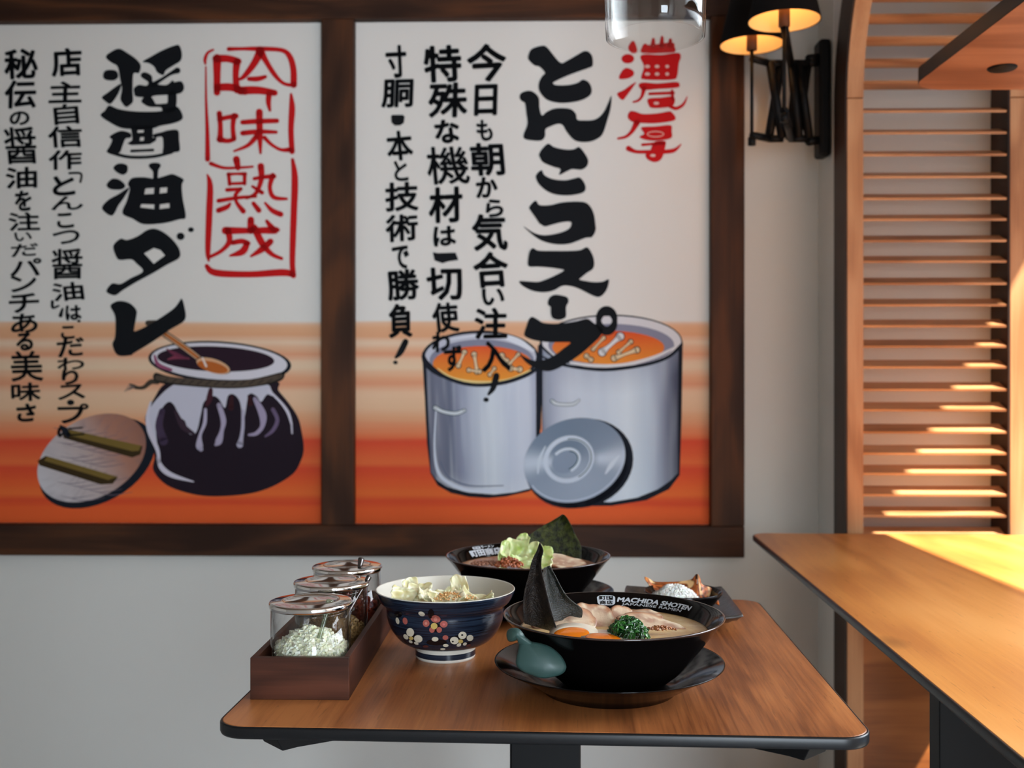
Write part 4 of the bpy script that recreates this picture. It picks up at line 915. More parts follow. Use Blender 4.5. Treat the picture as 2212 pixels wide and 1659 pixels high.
# contents of the blue bowl
M['paleb'] = pmat('pale_broth', srgb(196, 190, 130), .12, spec=.5, noise_amt=.12, nscale=60)
o = lathe('bowl_broth', [(0, .066), (.0752, .066), (.0742, .060), (0, .060)], M['paleb'], None, 64, loc=bb); tag(o, 'pale broth in the patterned blue bowl', 'broth')
o['kind'] = 'stuff'
M['cab'] = colmat('boiled_cabbage', .3, .5, bump=.25, bscale=150, sss=.2, coat=.15)
def leaf(name, label, cat, c, sx_, sy_, rot, seed, c1, c2, curl=.5, th=.0012, spots=None, mat='cab', grp=None, ripple=.35, kind=None):
    rnd = random.Random(seed); n = 14; V = []; C_ = []; Fc = []
    R_ = Matrix.Rotation(rot[2], 3, 'Z') @ Matrix.Rotation(rot[1], 3, 'Y') @ Matrix.Rotation(rot[0], 3, 'X')
    for j in range(n+1):
        for i in range(n+1):
            u, v_ = i/n*2-1, j/n*2-1
            k = 1-.22*max(0, abs(u*v_))+.26*noise.noise(Vector((u*1.6, v_*1.6, seed)))
            x, y = u*sx_*k, v_*sy_*k
            z = curl*sx_*(u*u*.7+.3*v_*v_-.3)+ripple*sx_*(noise.noise(Vector((u*1.9+seed, v_*1.9, 4.0)))+.75*noise.noise(Vector((u*4.2+seed, v_*3.2, 8.0)))*(.3+max(abs(u), abs(v_))))
            V.append(R_ @ Vector((x, y, z)))
            t = .5+.9*noise.noise(Vector((u*1.5, v_*1.5, seed+9.)))
            col = mix(c1, c2, t)
            if spots and noise.noise(Vector((u*7, v_*7, seed+3.))) > .32: col = mix(col, spots, .7)
            C_.append(col)
    for j in range(n):
        for i in range(n): a = j*(n+1)+i; Fc.append((a, a+1, a+n+2, a+n+1))
    o = mk(name, V, Fc, M[mat], None, loc=c, cols=C_, smooth=True, solid=th, subsurf=1)
    tag(o, label, cat, grp, kind); return o
W1, W2 = srgb(240, 234, 206), srgb(216, 206, 150)
def bl(zx, zy, d): return U(780+zx/5.8211, 1200+zy/5.8211, d)
BG = 'boiled cabbage pieces in the blue bowl'
for q in ((520, 500, 1.37, .017, .013, (1.0, .2, .2), 11, 'rounded pale cabbage piece at the left inside the blue bowl'), (640, 440, 1.385, .012, .018, (1.25, -.3, .5), 12, 'upright pale cabbage piece beside the left rim of the blue bowl'),
          (740, 480, 1.375, .018, .015, (1.1, 0, -.2), 13, 'broad white cabbage piece left of centre in the blue bowl'), (1130, 450, 1.39, .008, .015, (1.2, .9, .3), 14, 'brown-edged cabbage piece rising at the centre of the blue bowl'),
          (1240, 440, 1.385, .012, .020, (1.2, -.2, .1), 15, 'tallest pale cabbage piece with brown tip in the blue bowl'), (900, 520, 1.36, .020, .014, (.5, 0, .3), 16, 'low pale cabbage piece in the middle of the blue bowl'),
          (1440, 525, 1.36, .026, .008, (.25, .1, -.3), 17, 'thin yellowish cabbage strip at the right inside the blue bowl'), (1080, 545, 1.35, .026, .014, (.3, 0, 0), 18, 'flat cabbage piece under the sesame crumbs in the blue bowl')):
    leaf('cabbage_piece', q[7], 'cabbage', bl(q[0], q[1], q[2]), q[3], q[4], q[5], q[6], W1, W2, spots=srgb(170, 104, 50), grp=BG)
def crumbs(name, label, cat, c, n, rx, ry, h, size, c1, c2, mat, seed):
    rnd = random.Random(seed); m = MB()
    for i in range(n):
        a = rnd.random()*2*PI; r = math.sqrt(rnd.random()); x, y = rx*r*math.cos(a), ry*r*math.sin(a)
        z = h*(1-r**1.7)*rnd.random()**.3; sz = size*(.6+.8*rnd.random())
        bmx = []; k = 6
        cc = mix(c1, c2, rnd.random()); v = []
        for st, rr in ((-1, .0), (-.55, .8), (.0, 1), (.6, .78), (1, 0)):
            if rr == 0: v.append((x, y, z+st*sz))
            else:
                for q in range(k): aa = 2*PI*q/k+i; v.append((x+rr*sz*math.cos(aa)*1.1, y+rr*sz*math.sin(aa), z+st*sz*.9))
        f = [(0, 1+(q+1) % k, 1+q) for q in range(k)]
        for L_ in range(2):
            for q in range(k): b = 1+L_*k; f.append((b+q, b+(q+1) % k, b+k+(q+1) % k, b+k+q))
        f += [(1+2*k+q, 1+2*k+(q+1) % k, 1+3*k) for q in range(k)]
        m.add(v, f, cc)
    o = m.build(name, M[mat], None, loc=c, smooth=True); return tag(o, label, cat, kind='stuff')
crumbs('sesame_crumbs', 'golden brown sesame crumbs scattered in the blue bowl', 'sesame', bl(1110, 535, 1.355), 150, .024, .014, .008, .0011, srgb(206, 140, 78), srgb(236, 196, 136), 'garlic', 5)
crumbs('sesame_crumbs', 'few brown crumbs near the right of the blue bowl contents', 'sesame', bl(1330, 535, 1.36), 40, .012, .008, .004, .001, srgb(206, 140, 78), srgb(236, 196, 136), 'garlic', 6)

# ----- ramen bowls
BEXT = catmull([(.052, .0065), (.060, .0105), (.0700, .018), (.0815, .028), (.0955, .0450), (.1085, .0620), (.1215, .0790), (.1275, .0860), (.1288, .0880)], 4)
BINN = [(.1288, .0880), (.1280, .0888), (.1265, .0884), (.1195, .0820), (.1105, .0710), (.099, .0560), (.086, .041), (.073, .030), (.05, .021), (0, .020)]
SAUC = [(0, .0065), (.060, .0065), (.078, .0085), (.092, .0160), (.112, .0260), (.1325, .0345), (.1340, .0350), (.1342, .0342), (.1330, .0330), (.112, .0225), (.095, .0120), (.080, .0040), (.0775, 0), (.073, 0), (.071, .003), (0, .003)]
rim = pmat('worn_brown_rim', srgb(52, 38, 34), .14, spec=.6, coat=.5)
def ramen_bowl(label, slabel, c, sc_):
    s_ = lathe('saucer', SAUC, M['blackglaze'], None, 96, loc=sc_); tag(s_, slabel, 'saucer')
    b = thing('ramen_bowl', label, 'bowl', c)
    lathe('bowl_shell', [(0, .0070), (.0500, .0070)]+BEXT+BINN[1:], M['blackglaze'], b, 128)
    lathe('rim_edge', [(.1283, .0872), (.1292, .0878), (.1289, .0889), (.1276, .0892), (.1268, .0888)], rim, b, 128)
    return b
C1 = Vector((.119, 1.250, TZ)); C2 = Vector((.0255, 1.674, TZ))
rb1 = ramen_bowl('front black ramen bowl with printed white English lettering inside the rim', 'black saucer under the front ramen bowl', C1, Vector((.1136, 1.250, TZ)))
rb2 = ramen_bowl('rear black ramen bowl with printed Japanese lettering and meat topping', 'black saucer under the rear ramen bowl', C2, Vector((.0255, 1.674, TZ)))
# lettering printed on the inner wall: (angle, distance along the slanted wall)
M['whiteprint'] = pmat('white_print', srgb(205, 212, 220), .3)
def inner_at(s_):            # distance below the rim -> radius, height
    acc = 0
    for (r0, z0), (r1, z1) in zip(BINN[2:], BINN[3:]):
        l = math.hypot(r1-r0, z1-z0)
        if s_ <= acc+l: t = (s_-acc)/l; return r0+(r1-r0)*t, z0+(z1-z0)*t
        acc += l
    return r1, z1
def wallprint(par, name, txt, a0, a1, s0, s1, bold=.0, shear=0, mat='whiteprint', lift=.0003, slope=0):
    cu = bpy.data.curves.new('g', 'FONT'); cu.body = txt; cu.resolution_u = 3
    ob = bpy.data.objects.new('g', cu); COL.objects.link(ob); me = bpy.data.meshes.new_from_object(ob); bpy.data.objects.remove(ob); bpy.data.curves.remove(cu)
    xs = [v.co.x for v in me.vertices]; ys = [v.co.y for v in me.vertices]; X0, X1, Y0, Y1 = min(xs), max(xs), min(ys), max(ys)
    m = MB(); offs = [(0, 0)] if not bold else [(bold*math.cos(2*PI*k/8), bold*math.sin(2*PI*k/8)) for k in range(8)]
    for ox, oy in offs:
        V = []
        for v in me.vertices:
            u = (v.co.x+ox-X0)/(X1-X0); t = (v.co.y+oy-Y0)/(Y1-Y0)
            a = a0+(a1-a0)*(u+shear*t); s_ = s1+(s0-s1)*t+slope*u
            r, z = inner_at(s_); V.append(((r-lift)*math.sin(a), (r-lift)*math.cos(a), z+lift*.8))
        m.add(V, [tuple(p.vertices) for p in me.polygons])
    bpy.data.meshes.remove(me); return m.build(name, M[mat], par)
dg = math.radians
def patch(par, name, a0, a1, s0, s1, mat, lift, rr=.25):
    V = []; n = 6
    ol = []
    for cx, cy, q in ((1-rr, 1-rr, 0), (rr, 1-rr, 1), (rr, rr, 2), (1-rr, rr, 3)):
        for k in range(n+1): a = q*PI/2+PI/2*k/n; ol.append((cx+rr*math.cos(a), cy+rr*math.sin(a)))
    # barrel-sided badge
    for u, t in ol:
        uu = u+.05*math.sin(PI*t)*(1 if u > .5 else -1); s_ = s0+(s1-s0)*t; a = a0+(a1-a0)*uu
        r, z = inner_at(s_); V.append(((r-lift)*math.sin(a), (r-lift)*math.cos(a), z+lift*.8))
    return mk(name, V, [tuple(range(len(V)))], M[mat], par)
patch(rb1, 'badge', dg(-4.2), dg(6.2), .0046, .0192, 'whiteprint', .0003)
for ch, a, s_ in (('町', -3.1, .0062), ('田', 1.3, .0062), ('商', -3.1, .0126), ('店', 1.3, .0126)):
    wallprint(rb1, 'badge_character', ch, dg(a), dg(a+3.7), s_, s_+.0054, bold=.03, mat='blackglaze', lift=.0006)
wallprint(rb1, 'lettering', 'MACHIDA SHOTEN', dg(7.9), dg(58), .0076, .0138, bold=.045, shear=.012)
wallprint(rb1, 'lettering', 'JAPANESE RAMEN', dg(10.6), dg(52), .0150, .0196, bold=.018, shear=.008)
wallprint(rb2, 'lettering', '町田商店', dg(-53), dg(-21), .0078, .0200, bold=.055)
patch(rb2, 'badge', dg(-47), dg(-39.5), .0014, .0070, 'whiteprint', .0003, .08)
wallprint(rb2, 'badge_character', '家系', dg(-46.3), dg(-40.2), .0024, .0060, bold=.0, mat='blackglaze', lift=.0006)
wallprint(rb2, 'lettering', 'ラーメン', dg(-38.5), dg(-27), .0012, .0064, bold=.05)
# soups
def soup(name, label, c, z, col, col2, r=.1118):
    m, nt, b = newmat(name+'_broth'); N = nt.nodes; L = nt.links
    tc = N.new('ShaderNodeTexCoord'); n = N.new('ShaderNodeTexNoise'); n.inputs['Scale'].default_value = 38; n.inputs['Detail'].default_value = 4; L.new(tc.outputs['Object'], n.inputs['Vector'])
    r_ = N.new('ShaderNodeValToRGB'); r_.color_ramp.elements[0].position = .4; r_.color_ramp.elements[0].color = col; r_.color_ramp.elements[1].position = .66; r_.color_ramp.elements[1].color = col2
    L.new(n.outputs[0], r_.inputs[0]); L.new(r_.outputs[0], b.inputs['Base Color']); b.inputs['Roughness'].default_value = .12; b.inputs['Subsurface Weight'].default_value = .1; b.inputs['Subsurface Scale'].default_value = .004
    v = N.new('ShaderNodeTexVoronoi'); v.inputs['Scale'].default_value = 190; L.new(tc.outputs['Object'], v.inputs['Vector'])
    bp = N.new('ShaderNodeBump'); bp.inputs['Strength'].default_value = .12; bp.inputs['Distance'].default_value = .001; L.new(v.outputs['Distance'], bp.inputs['Height']); L.new(bp.outputs[0], b.inputs['Normal'])
    rr, _z = 0, 0
    o = lathe(name, [(0, z), (r*.6, z+.0001), (r-.002, z+.0003), (r, z+.0010), (r-.004, z-.006), (0, z-.006)], m, None, 96, loc=c); tag(o, label, 'soup', kind='stuff'); return o
soup('ramen_soup', 'creamy tan pork broth in the front black bowl', C1, .0705, srgb(200, 166, 112), srgb(216, 188, 136), .1096)
soup('ramen_soup', 'reddish brown broth in the rear black bowl', C2, .0705, srgb(176, 110, 72), srgb(200, 148, 104), .1096)
# chashu pork slices
M['pork'] = colmat('roast_pork', .42, .4, bump=.3, bscale=300, coat=.08)
PK, PK2, BRN, FAT = srgb(216, 190, 162), srgb(180, 142, 120), srgb(120, 60, 28), srgb(238, 222, 192)
def chashu(label, c, rx, ry, rot, seed, grp='pork slices in the front ramen bowl', th=.0032):
    n, Rr = 40, 7; V = []; C_ = []; Fc = []
    R_ = Matrix.Rotation(rot[2], 3, 'Z') @ Matrix.Rotation(rot[1], 3, 'Y') @ Matrix.Rotation(rot[0], 3, 'X')
    V.append(R_ @ Vector((0, 0, 0))); C_.append(PK)
    for j in range(1, Rr+1):
        for k in range(n):
            a = 2*PI*k/n; q = j/Rr; e = 1+.20*noise.noise(Vector((math.cos(a)*1.4, math.sin(a)*1.4, seed)))+.09*noise.noise(Vector((math.cos(a)*6, math.sin(a)*6, seed)))*(q > .8)
            x, y = rx*q*e*math.cos(a), ry*q*e*math.sin(a)
            z = .06*rx*math.sin(x/rx*2.0+seed)+.0006*noise.noise(Vector((x*160, y*160, seed)))
            V.append(R_ @ Vector((x, y, z)))
            nn = noise.noise(Vector((x*70, y*70, seed+2.)))
            c_ = mix(PK, PK2, .5+1.9*nn)
            if abs(noise.noise(Vector((x*55, y*55, seed+5.)))) < .045: c_ = mix(c_, FAT, .6)
            eb = noise.noise(Vector((math.cos(a)*2.2, math.sin(a)*2.2, seed+7.)))
            if q > .93 and eb > -.3: c_ = mix(c_, BRN, .9)
            elif q > .8 and eb > -.1: c_ = mix(c_, srgb(186, 120, 76), .6)
            elif q > .8: c_ = mix(c_, FAT, .7)
            C_.append(c_)
    for k in range(n):
        Fc.append((0, 1+k, 1+(k+1) % n))
        for j in range(Rr-1): Fc.append((1+j*n+k, 1+(j+1)*n+k, 1+(j+1)*n+(k+1) % n, 1+j*n+(k+1) % n))
    o = mk('pork_slice', V, Fc, M['pork'], None, loc=c, cols=C_, smooth=True, solid=th, subsurf=1); tag(o, label, 'pork', grp)
def rz(zx, zy, d): return U(1040+zx/3.6867, 1160+zy/3.6867, d)
chashu('large pale pork slice beside the nori at the left of the front bowl', rz(660, 675, 1.262), .040, .025, (.62, 0, .1), 1.3)
chashu('pinkish pork slice near the centre of the front ramen bowl', rz(880, 665, 1.268), .030, .026, (.72, .22, -.2), 4.1)
chashu('small upright pork slice tip behind the spinach', rz(1120, 640, 1.300), .017, .017, (.95, -.1, .3), 7.7)
chashu('long browned pork slice right of the spinach in the front bowl', rz(1340, 700, 1.255), .040, .019, (.42, .10, -.25), 9.2)
chashu('pork slice at the back of the front bowl, half sunk in soup', rz(1230, 655, 1.295), .036, .018, (.45, 0, -.1), 12.9)
chashu('pork slice by the right rim in the rear ramen bowl', U(1215, 1213, 1.665), .036, .022, (.35, .05, .1), 15.5, 'pork slices in the rear ramen bowl')
crumbs('pork_crackling', 'browned glossy pork edge bits at right of the front bowl', 'pork', rz(1420, 735, 1.225), 110, .019, .006, .004, .0012, srgb(120, 56, 28), srgb(190, 124, 70), 'chili', 31)
# egg halves
M['white'] = pmat('egg_white', srgb(238, 226, 206), .25, sss=.2, coat=.3); M['yolk'] = pmat('jammy_yolk', srgb(240, 128, 12), .12, sss=.1, coat=.6)
def egg(label, c, rot):
    e = thing('boiled_egg_half', label, 'egg', c, 0, 'egg halves in the front ramen bowl'); e.rotation_euler = rot
    n = 40; 
    def dome(rx, ry, rz_, top, bulge):
        m = MB(); V = []; Fc = []; K = 8
        for j in range(K+1):
            t = PI/2*j/K
            for k in range(n): a = 2*PI*k/n; V.append((rx*math.cos(t)*math.cos(a)*(1+.1*math.cos(a)), ry*math.cos(t)*math.sin(a), -rz_*math.sin(t)))
        for j in range(K):
            for k in range(n): Fc.append((j*n+k, j*n+(k+1) % n, (j+1)*n+(k+1) % n, (j+1)*n+k))
        b = len(V); V.append((0, 0, bulge)); 
        for k in range(n): a = 2*PI*k/n; V.append((rx*.6*math.cos(a)*(1+.1*math.cos(a)), ry*.6*math.sin(a), bulge))
        for k in range(n): Fc.append((k, b+1+k, b+1+(k+1) % n, (k+1) % n)); Fc.append((b, b+1+(k+1) % n, b+1+k))
        m.add(V, Fc); return m
    dome(.0275, .0225, .018, 0, .0004).build('egg_white', M['white'], e, smooth=True)
    y = MB(); V = []; Fc = []
    for j in range(7):
        t = PI/2*j/6
        for k in range(n): a = 2*PI*k/n; V.append((.0200*math.cos(t)*math.cos(a), .0140*math.cos(t)*math.sin(a)-.003, .0006+.0022*math.sin(t)))
    for j in range(6):
        for k in range(n): Fc.append((j*n+k, j*n+(k+1) % n, (j+1)*n+(k+1) % n, (j+1)*n+k))
    y.add(V, Fc); y.build('yolk', M['yolk'], e, smooth=True)
egg('egg half with runny orange yolk at left front of the front bowl', rz(715, 762, 1.198), (dg(16), dg(-3), .05))
egg('second egg half with orange yolk next to the spinach in the front bowl', rz(970, 802, 1.185), (dg(10), dg(4), -.1))
# spinach
M['spin'] = colmat('boiled_spinach', .18, .6, bump=.3, bscale=200, coat=.4)
sp = MB(); rnd = random.Random(4); sc0 = rz(1165, 770, 1.200)
for i in range(230):
    a = rnd.random()*2*PI; r = math.sqrt(rnd.random()); x, y = .0205*r*math.cos(a), .014*r*math.sin(a); h = .018*(1-r**2.2)*(.55+.45*rnd.random())
    if x < -.005: h *= 1.0
    pts = []; d = Vector((rnd.uniform(-1, 1), rnd.uniform(-1, .6), 0)).normalized()*rnd.uniform(.007, .012)
    b0 = Vector((x, y, h))
    for k in range(5): t = k/4; pts.append(b0+d*(t-.4)+Vector((.002*math.sin(5*t+i), .002*math.cos(6*t+i), .003-.014*(t-.35)**2*2)))
    g_ = mix(srgb(14, 52, 20), srgb(58, 128, 48), rnd.random()**1.6)
    if i % 4 == 0:
        # leaf ribbon
        V = []; wv = rnd.uniform(.003, .0045)
        for k, p_ in enumerate(pts): s_ = Vector((-d.y, d.x, 0)).normalized()*wv*math.sin(PI*(k+.6)/5.2); V += [p_+s_+Vector((0, 0, -.0008)), p_+Vector((0, 0, .0007)), p_-s_+Vector((0, 0, -.0008))]
        sp.add(V, [(3*k+q, 3*k+q+1, 3*k+q+4, 3*k+q+3) for k in range(4) for q in range(2)], g_)
    else: sp.tube(pts, rnd.uniform(.0008, .0014), 5, c=g_)
sp.lathe([(0, .012), (.012, .009), (.015, .002), (.014, -.008), (0, -.008)], 16, c=srgb(10, 40, 16))
o = sp.build('spinach', M['spin'], None, loc=sc0, smooth=True); tag(o, 'glossy dark green boiled spinach clump in the front bowl', 'spinach')
# nori sheets
def nori_mat(name, c1, c2, lo=.45):
    m = pmat(name, c1, .36, spec=.35, col2=c2, nscale=120, bump=1.0, bscale=520); return m
M['nori'] = nori_mat('roasted_seaweed', srgb(10, 13, 11), srgb(26, 30, 24)); M['nori'].node_tree.nodes['Principled BSDF'].inputs['Specular IOR Level'].default_value = .8; M['nori'].node_tree.nodes['Principled BSDF'].inputs['Roughness'].default_value = .26; M['norig'] = nori_mat('green_seaweed', srgb(18, 24, 10), srgb(66, 72, 26)); M['norib'] = nori_mat('brownish_seaweed', srgb(22, 16, 14), srgb(44, 34, 28))
def sheet(name, label, cat, left, right, dfn, mat, grp, nu=14, nv=26, th=.0006, par=None):
    # between two pixel edges, at distances dfn(u, v): a thin stiff sheet standing in the soup
    Lp_, Rp_ = catmull(left, 8), catmull(right, 8)
    def at(P, t): x = t*(len(P)-1); i = min(int(x), len(P)-2); q = x-i; return (P[i][0]*(1-q)+P[i+1][0]*q, P[i][1]*(1-q)+P[i+1][1]*q)
    V = []; Fc = []
    for j in range(nv+1):
        v_ = j/nv; a, b = at(Lp_, v_), at(Rp_, v_)
        for i in range(nu+1):
            u = i/nu; px, py = a[0]*(1-u)+b[0]*u, a[1]*(1-u)+b[1]*u
            V.append(U(px, py, dfn(u, v_)+.0030*noise.noise(Vector((u*3.4, v_*3.2, 2.)))+.0011*noise.noise(Vector((u*11, v_*9, 5.))) ))
    org = V[len(V)//2].copy(); org = Vector((org.x, org.y, TZ+.07)); V = [v-org for v in V]
    for j in range(nv):
        for i in range(nu): a = j*(nu+1)+i; Fc.append((a, a+1, a+nu+2, a+nu+1))
    o = mk(name, V, Fc, M[mat], par, loc=org, smooth=True, solid=th)
    if label: tag(o, label, cat, grp)
    return o
def Zp(pts, ox, oy, k): return [(ox+x/k, oy+y/k) for x, y in pts]
K5 = (1040, 1160, 3.6867)
G_ = 'nori sheets standing in the front ramen bowl'
sheet('nori_sheet', 'tall narrow curled brown-black nori tip at the left of the front bowl', 'nori', Zp([(466, 42), (440, 110), (400, 200), (375, 310), (345, 420), (330, 560), (345, 690)], *K5), Zp([(468, 44), (492, 110), (478, 170), (478, 260), (510, 400), (560, 600), (610, 765)], *K5),
      lambda u, v: 1.205+.020*math.sin(PI*u)*v-.010*u+.014*v, 'norib', G_)
sheet('nori_sheet', 'broad dark nori sheet with jagged right edge behind the pork', 'nori', Zp([(500, 245), (485, 300), (480, 380), (490, 480), (515, 600), (540, 680)], *K5), Zp([(545, 228), (595, 320), (650, 425), (710, 500), (800, 572), (800, 640)], *K5),
      lambda u, v: 1.232+.020*u+.012*math.sin(PI*u)+.01*v, 'nori', G_)
K6 = (940, 1090, 5.2667)
sheet('nori_sheet', 'large dark green nori square standing at the right of the rear bowl', 'nori', Zp([(1448, 112), (1340, 180), (1230, 240), (1100, 325), (1012, 392), (1040, 500), (1120, 600)], *K6), Zp([(1460, 114), (1500, 150), (1560, 260), (1600, 350), (1648, 440), (1665, 520), (1662, 620)], *K6),
      lambda u, v: 1.722+.012*math.sin(PI*u)-.02*v, 'norig', None, nu=20)
# rear bowl toppings
G1, G2 = srgb(236, 238, 190), srgb(176, 200, 104)
def q6(x, y, d): return U(940+x/5.2667, 1090+y/5.2667, d)
CG = 'green cabbage pieces in the rear ramen bowl'
for x, y, d, sx_, sy_, rot, sd, lb in ((900, 520, 1.66, .024, .020, (1.15, .1, .15), 21, 'big pale green cabbage leaf on top of the rear bowl'), (770, 580, 1.65, .010, .024, (1.2, .35, .3), 22, 'bright green cabbage stalk left of the leaf in the rear bowl'), (1110, 590, 1.66, .020, .022, (1.1, -.2, -.3), 23, 'yellow-green cabbage piece right of centre in the rear bowl'),
                              (1230, 580, 1.668, .016, .017, (1.1, -.5, .2), 24, 'rightmost curled cabbage piece before the rear nori'), (1010, 660, 1.625, .024, .012, (.7, 0, .1), 25, 'low pale cabbage piece beside the minced meat'), (985, 440, 1.68, .010, .017, (1.3, .5, -.3), 26, 'topmost pointed cabbage tip in the rear bowl'), (1230, 655, 1.64, .016, .012, (.8, .3, -.2), 27, 'pale cabbage piece by the front rim of the rear bowl')):
    leaf('cabbage_piece', lb, 'cabbage', q6(x, y, d), sx_, sy_, rot, sd, G1, G2, curl=.6, grp=CG)
crumbs('minced_meat', 'reddish brown minced meat mound at the front of the rear bowl', 'meat', q6(840, 690, 1.605), 170, .022, .014, .013, .0021, srgb(190, 104, 60), srgb(126, 60, 32), 'chili', 41)
crumbs('minced_meat', 'fine minced meat floating at the left of the rear bowl', 'meat', q6(590, 668, 1.655), 140, .026, .020, .0022, .0015, srgb(196, 140, 110), srgb(140, 84, 60), 'chili', 42)
# ----- soup spoon on the saucer
M['teal'] = pmat('teal_melamine', srgb(72, 122, 118), .22, spec=.5, coat=.3)
M['teal'].node_tree.nodes['Principled BSDF'].inputs['Transmission Weight'].default_value = .0
so = rz(470, 985, 1.145)
st = thing('soup_spoon', 'teal soup spoon resting on the saucer against the front ramen bowl', 'spoon', so)
def shell(name, outl, cen, dfn, bulge, mat, par, org, th):
    # a thin moulded shell: rounded outline, its middle bulging towards the diner
    ol = catmull(outl, 4, True); K = 8; V = []; Fc = []; n = len(ol)
    c0 = rs(*cen, dfn(*cen)-bulge); V.append(c0-org)
    for j in range(1, K+1):
        q = j/K
        for x, y in ol:
            X, Y = cen[0]+(x-cen[0])*q, cen[1]+(y-cen[1])*q; V.append(rs(X, Y, dfn(X, Y)-bulge*(1-q**2.4))-org)
    for k in range(n):
        Fc.append((0, 1+k, 1+(k+1) % n))
        for j in range(K-1): Fc.append((1+j*n+k, 1+(j+1)*n+k, 1+(j+1)*n+(k+1) % n, 1+j*n+(k+1) % n))
    return mk(name, V, Fc, mat, par, smooth=True, solid=th)
def rs(x, y, d): return U(1090+x/11.853, 1340+y/11.853, d)
M['teal'] = glassmat('teal_translucent_plastic', (.45, .70, .66, 1), body=.66, bodycol=srgb(52, 82, 78), rough=.3)
dsp = lambda x, y: 1.160-.000012*(y-500)
shell('spoon_bowl', [(400, 540), (520, 500), (640, 545), (900, 588), (1180, 690), (1420, 890), (1545, 1090), (1570, 1220), (1500, 1340), (1330, 1420), (1000, 1475), (700, 1400), (420, 1270), (300, 1130), (310, 960), (360, 720)], (1000, 1100), dsp, .006, M['teal'], st, so, .0014)
shell('spoon_handle', [(75, 310), (130, 235), (280, 213), (380, 255), (450, 335), (520, 440), (700, 600), (600, 700), (400, 640), (385, 510), (300, 490), (230, 515), (120, 520), (75, 430)], (300, 370), lambda x, y: 1.162-.00001*(x-300), .006, M['teal'], st, so, .0022)

# ----- dark plate with rice and crisp lattice
plc = Vector((.262, 1.655, TZ)); pl = thing('slate_plate', 'dark rectangular ceramic plate with raised corners at the right rear', 'plate', plc, TROT)
V = []; Fc = []; n = 16; PW, PL = .082, .112
for j in range(n+1):
    for i in range(n+1):
        u, v_ = i/n*2-1, j/n*2-1; e = max(abs(u), abs(v_)); z = .004+.020*max(0, e-.55)**1.5*2.6+.004*abs(u*v_)**2
        k = 1-.05*(abs(u*v_))**3
        V.append((u*PW*k, v_*PL*k, z))
for j in range(n):
    for i in range(n): a = j*(n+1)+i; Fc.append((a, a+1, a+n+2, a+n+1))
mk('plate_body', V, Fc, M['stone'], pl, smooth=True, solid=.004, offs=-1, bevel=.0008)
dsh = Vector((.264, 1.642, TZ+.0045)); 
o = lathe('side_bowl', [(0, 0), (.030, 0), (.032, .003), (.048, .016), (.0585, .030), (.0600, .0345), (.0590, .0350), (.0575, .0330), (.046, .018), (.03, .008), (0, .007)], M['blackglaze'], None, 64, loc=dsh); tag(o, 'small black bowl of rice on the slate plate', 'bowl')
rg = MB(); rnd = random.Random(8); RICE = (srgb(254, 252, 244), srgb(244, 240, 230))
rcn = Vector((.250, 1.640, TZ+.023))
for i in range(2200):
    a = rnd.random()*2*PI; r = math.sqrt(rnd.random()); h = .0245*(1-r**2.2)*(1+.22*noise.noise(Vector((r*math.cos(a)*2.6, r*math.sin(a)*2.6, 5.))))-.003*rnd.random()**2; c_ = Vector((.041*r*math.cos(a), .034*r*math.sin(a), h))
    R2 = Matrix.Rotation(rnd.random()*6, 3, 'Z') @ Matrix.Rotation(rnd.uniform(-.6, .6), 3, 'Y'); L_, w_ = .0034, .0013
    V = [c_+(R2 @ Vector(q)) for q in ((L_, 0, 0), (-L_, 0, 0), (0, w_, 0), (0, -w_, 0), (0, 0, w_), (0, 0, -w_), (L_*.6, w_*.8, w_*.3), (-L_*.6, -w_*.8, w_*.3))][:6]
    rg.add(V, [(0,2,4),(2,1,4),(1,3,4),(3,0,4),(2,0,5),(1,2,5),(3,1,5),(0,3,5)], mix(RICE[0], RICE[1], rnd.random()))
rg.lathe([(0, .0195), (.014, .0180), (.025, .0130), (.034, .0045), (.030, -.008), (0, -.010)], 24, c=RICE[0])
M['rice'] = colmat('white_rice', .45, .4, sss=.2)
o = rg.build('rice', M['rice'], None, loc=rcn, smooth=True); tag(o, 'mound of white rice in the small black bowl at right rear', 'rice', kind='stuff')
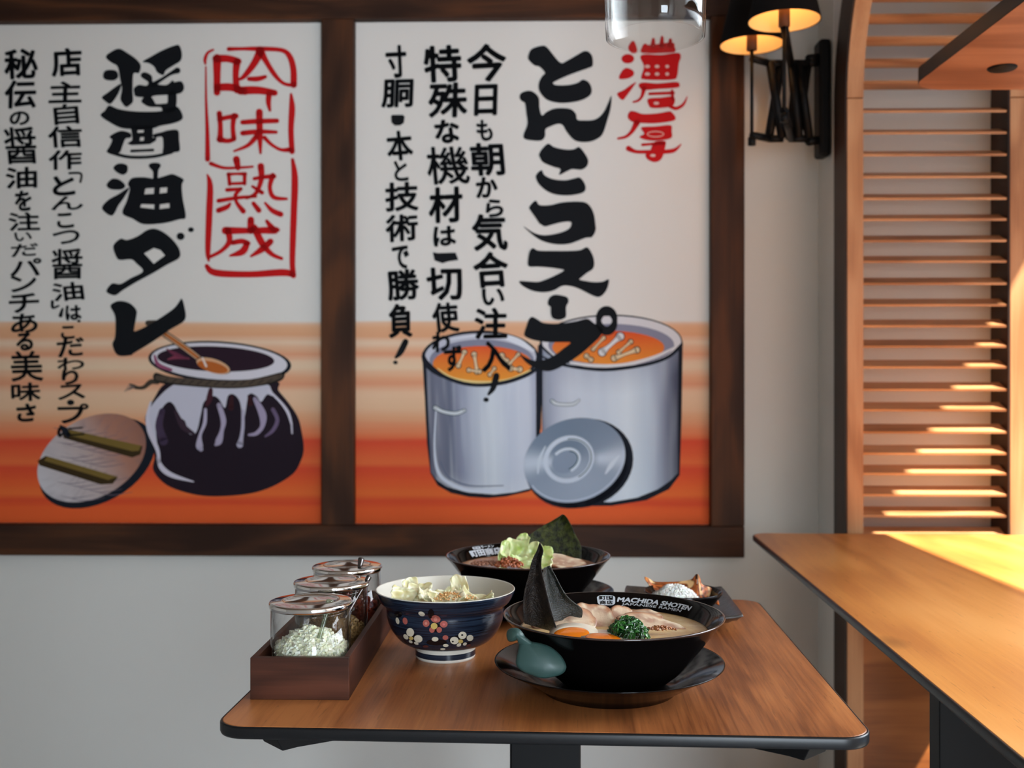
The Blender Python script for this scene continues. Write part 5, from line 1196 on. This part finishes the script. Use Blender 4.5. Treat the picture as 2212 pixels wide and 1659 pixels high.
# crisp lattice: browned lacy sheet
M['crisp'] = colmat('browned_crisp', .4, .4, bump=.5, bscale=240, coat=.1)
def lattice():
    K7 = (1300, 1200, 6.5059)
    top = Zp([(600, 300), (660, 325), (740, 368), (900, 372), (1050, 368), (1200, 352), (1275, 325), (1330, 262), (1365, 280), (1385, 350), (1410, 405), (1470, 430), (1530, 455), (1580, 510), (1610, 560), (1640, 660)], *K7)
    bot = Zp([(610, 335), (650, 390), (700, 460), (850, 520), (1000, 520), (1100, 560), (1200, 600), (1290, 620), (1330, 640), (1380, 640), (1430, 640), (1480, 640), (1530, 650), (1580, 670), (1620, 690), (1650, 700)], *K7)
    T_, B_ = catmull(top, 6), catmull(bot, 6); nu, nv = 110, 22; V = []; C_ = []; Fc = []; keep = []
    def at(P, t): x = t*(len(P)-1); i = min(int(x), len(P)-2); q = x-i; return (P[i][0]*(1-q)+P[i+1][0]*q, P[i][1]*(1-q)+P[i+1][1]*q)
    for j in range(nv+1):
        v_ = j/nv
        for i in range(nu+1):
            u = i/nu; a, b = at(T_, u), at(B_, u); px, py = a[0]*(1-v_)+b[0]*v_, a[1]*(1-v_)+b[1]*v_
            d = 1.690-.030*u-.012*v_+.006*math.sin(u*9)
            V.append(U(px, py, d)); s_ = noise.noise(Vector((u*11, v_*2.6, 1.7)))
            c_ = mix(srgb(206, 112, 50), srgb(96, 40, 16), .5+noise.noise(Vector((u*20, v_*5, 8.)))*1.6)
            if s_ > .12: c_ = mix(c_, srgb(244, 198, 138), min(1, (s_-.18)*5))
            if u < .05: c_ = srgb(206, 126, 56)
            if .46 < u < .5 and v_ < .2: c_ = srgb(40, 24, 18)
            C_.append(c_)
    for j in range(nv):
        for i in range(nu):
            a = j*(nu+1)+i; u, v_ = (i+.5)/nu, (j+.5)/nv
            hole = ((u-.505)/.018)**2+((v_-.30)/.14)**2 < 1 or ((u-.83)/.03)**2+((v_-.55)/.20)**2 < 1 or ((u-.62)/.014)**2+((v_-.4)/.10)**2 < 1
            if hole: continue
            Fc.append((a, a+1, a+nu+2, a+nu+1))
    org = Vector((.27, 1.665, TZ+.035)); V = [v-org for v in V]
    o = mk('crisp_skirt', V, Fc, M['crisp'], None, loc=org, cols=C_, smooth=True, solid=.0014)
    tag(o, 'lacy golden-brown crisp with pointed tips behind the rice', 'crisp')
lattice()
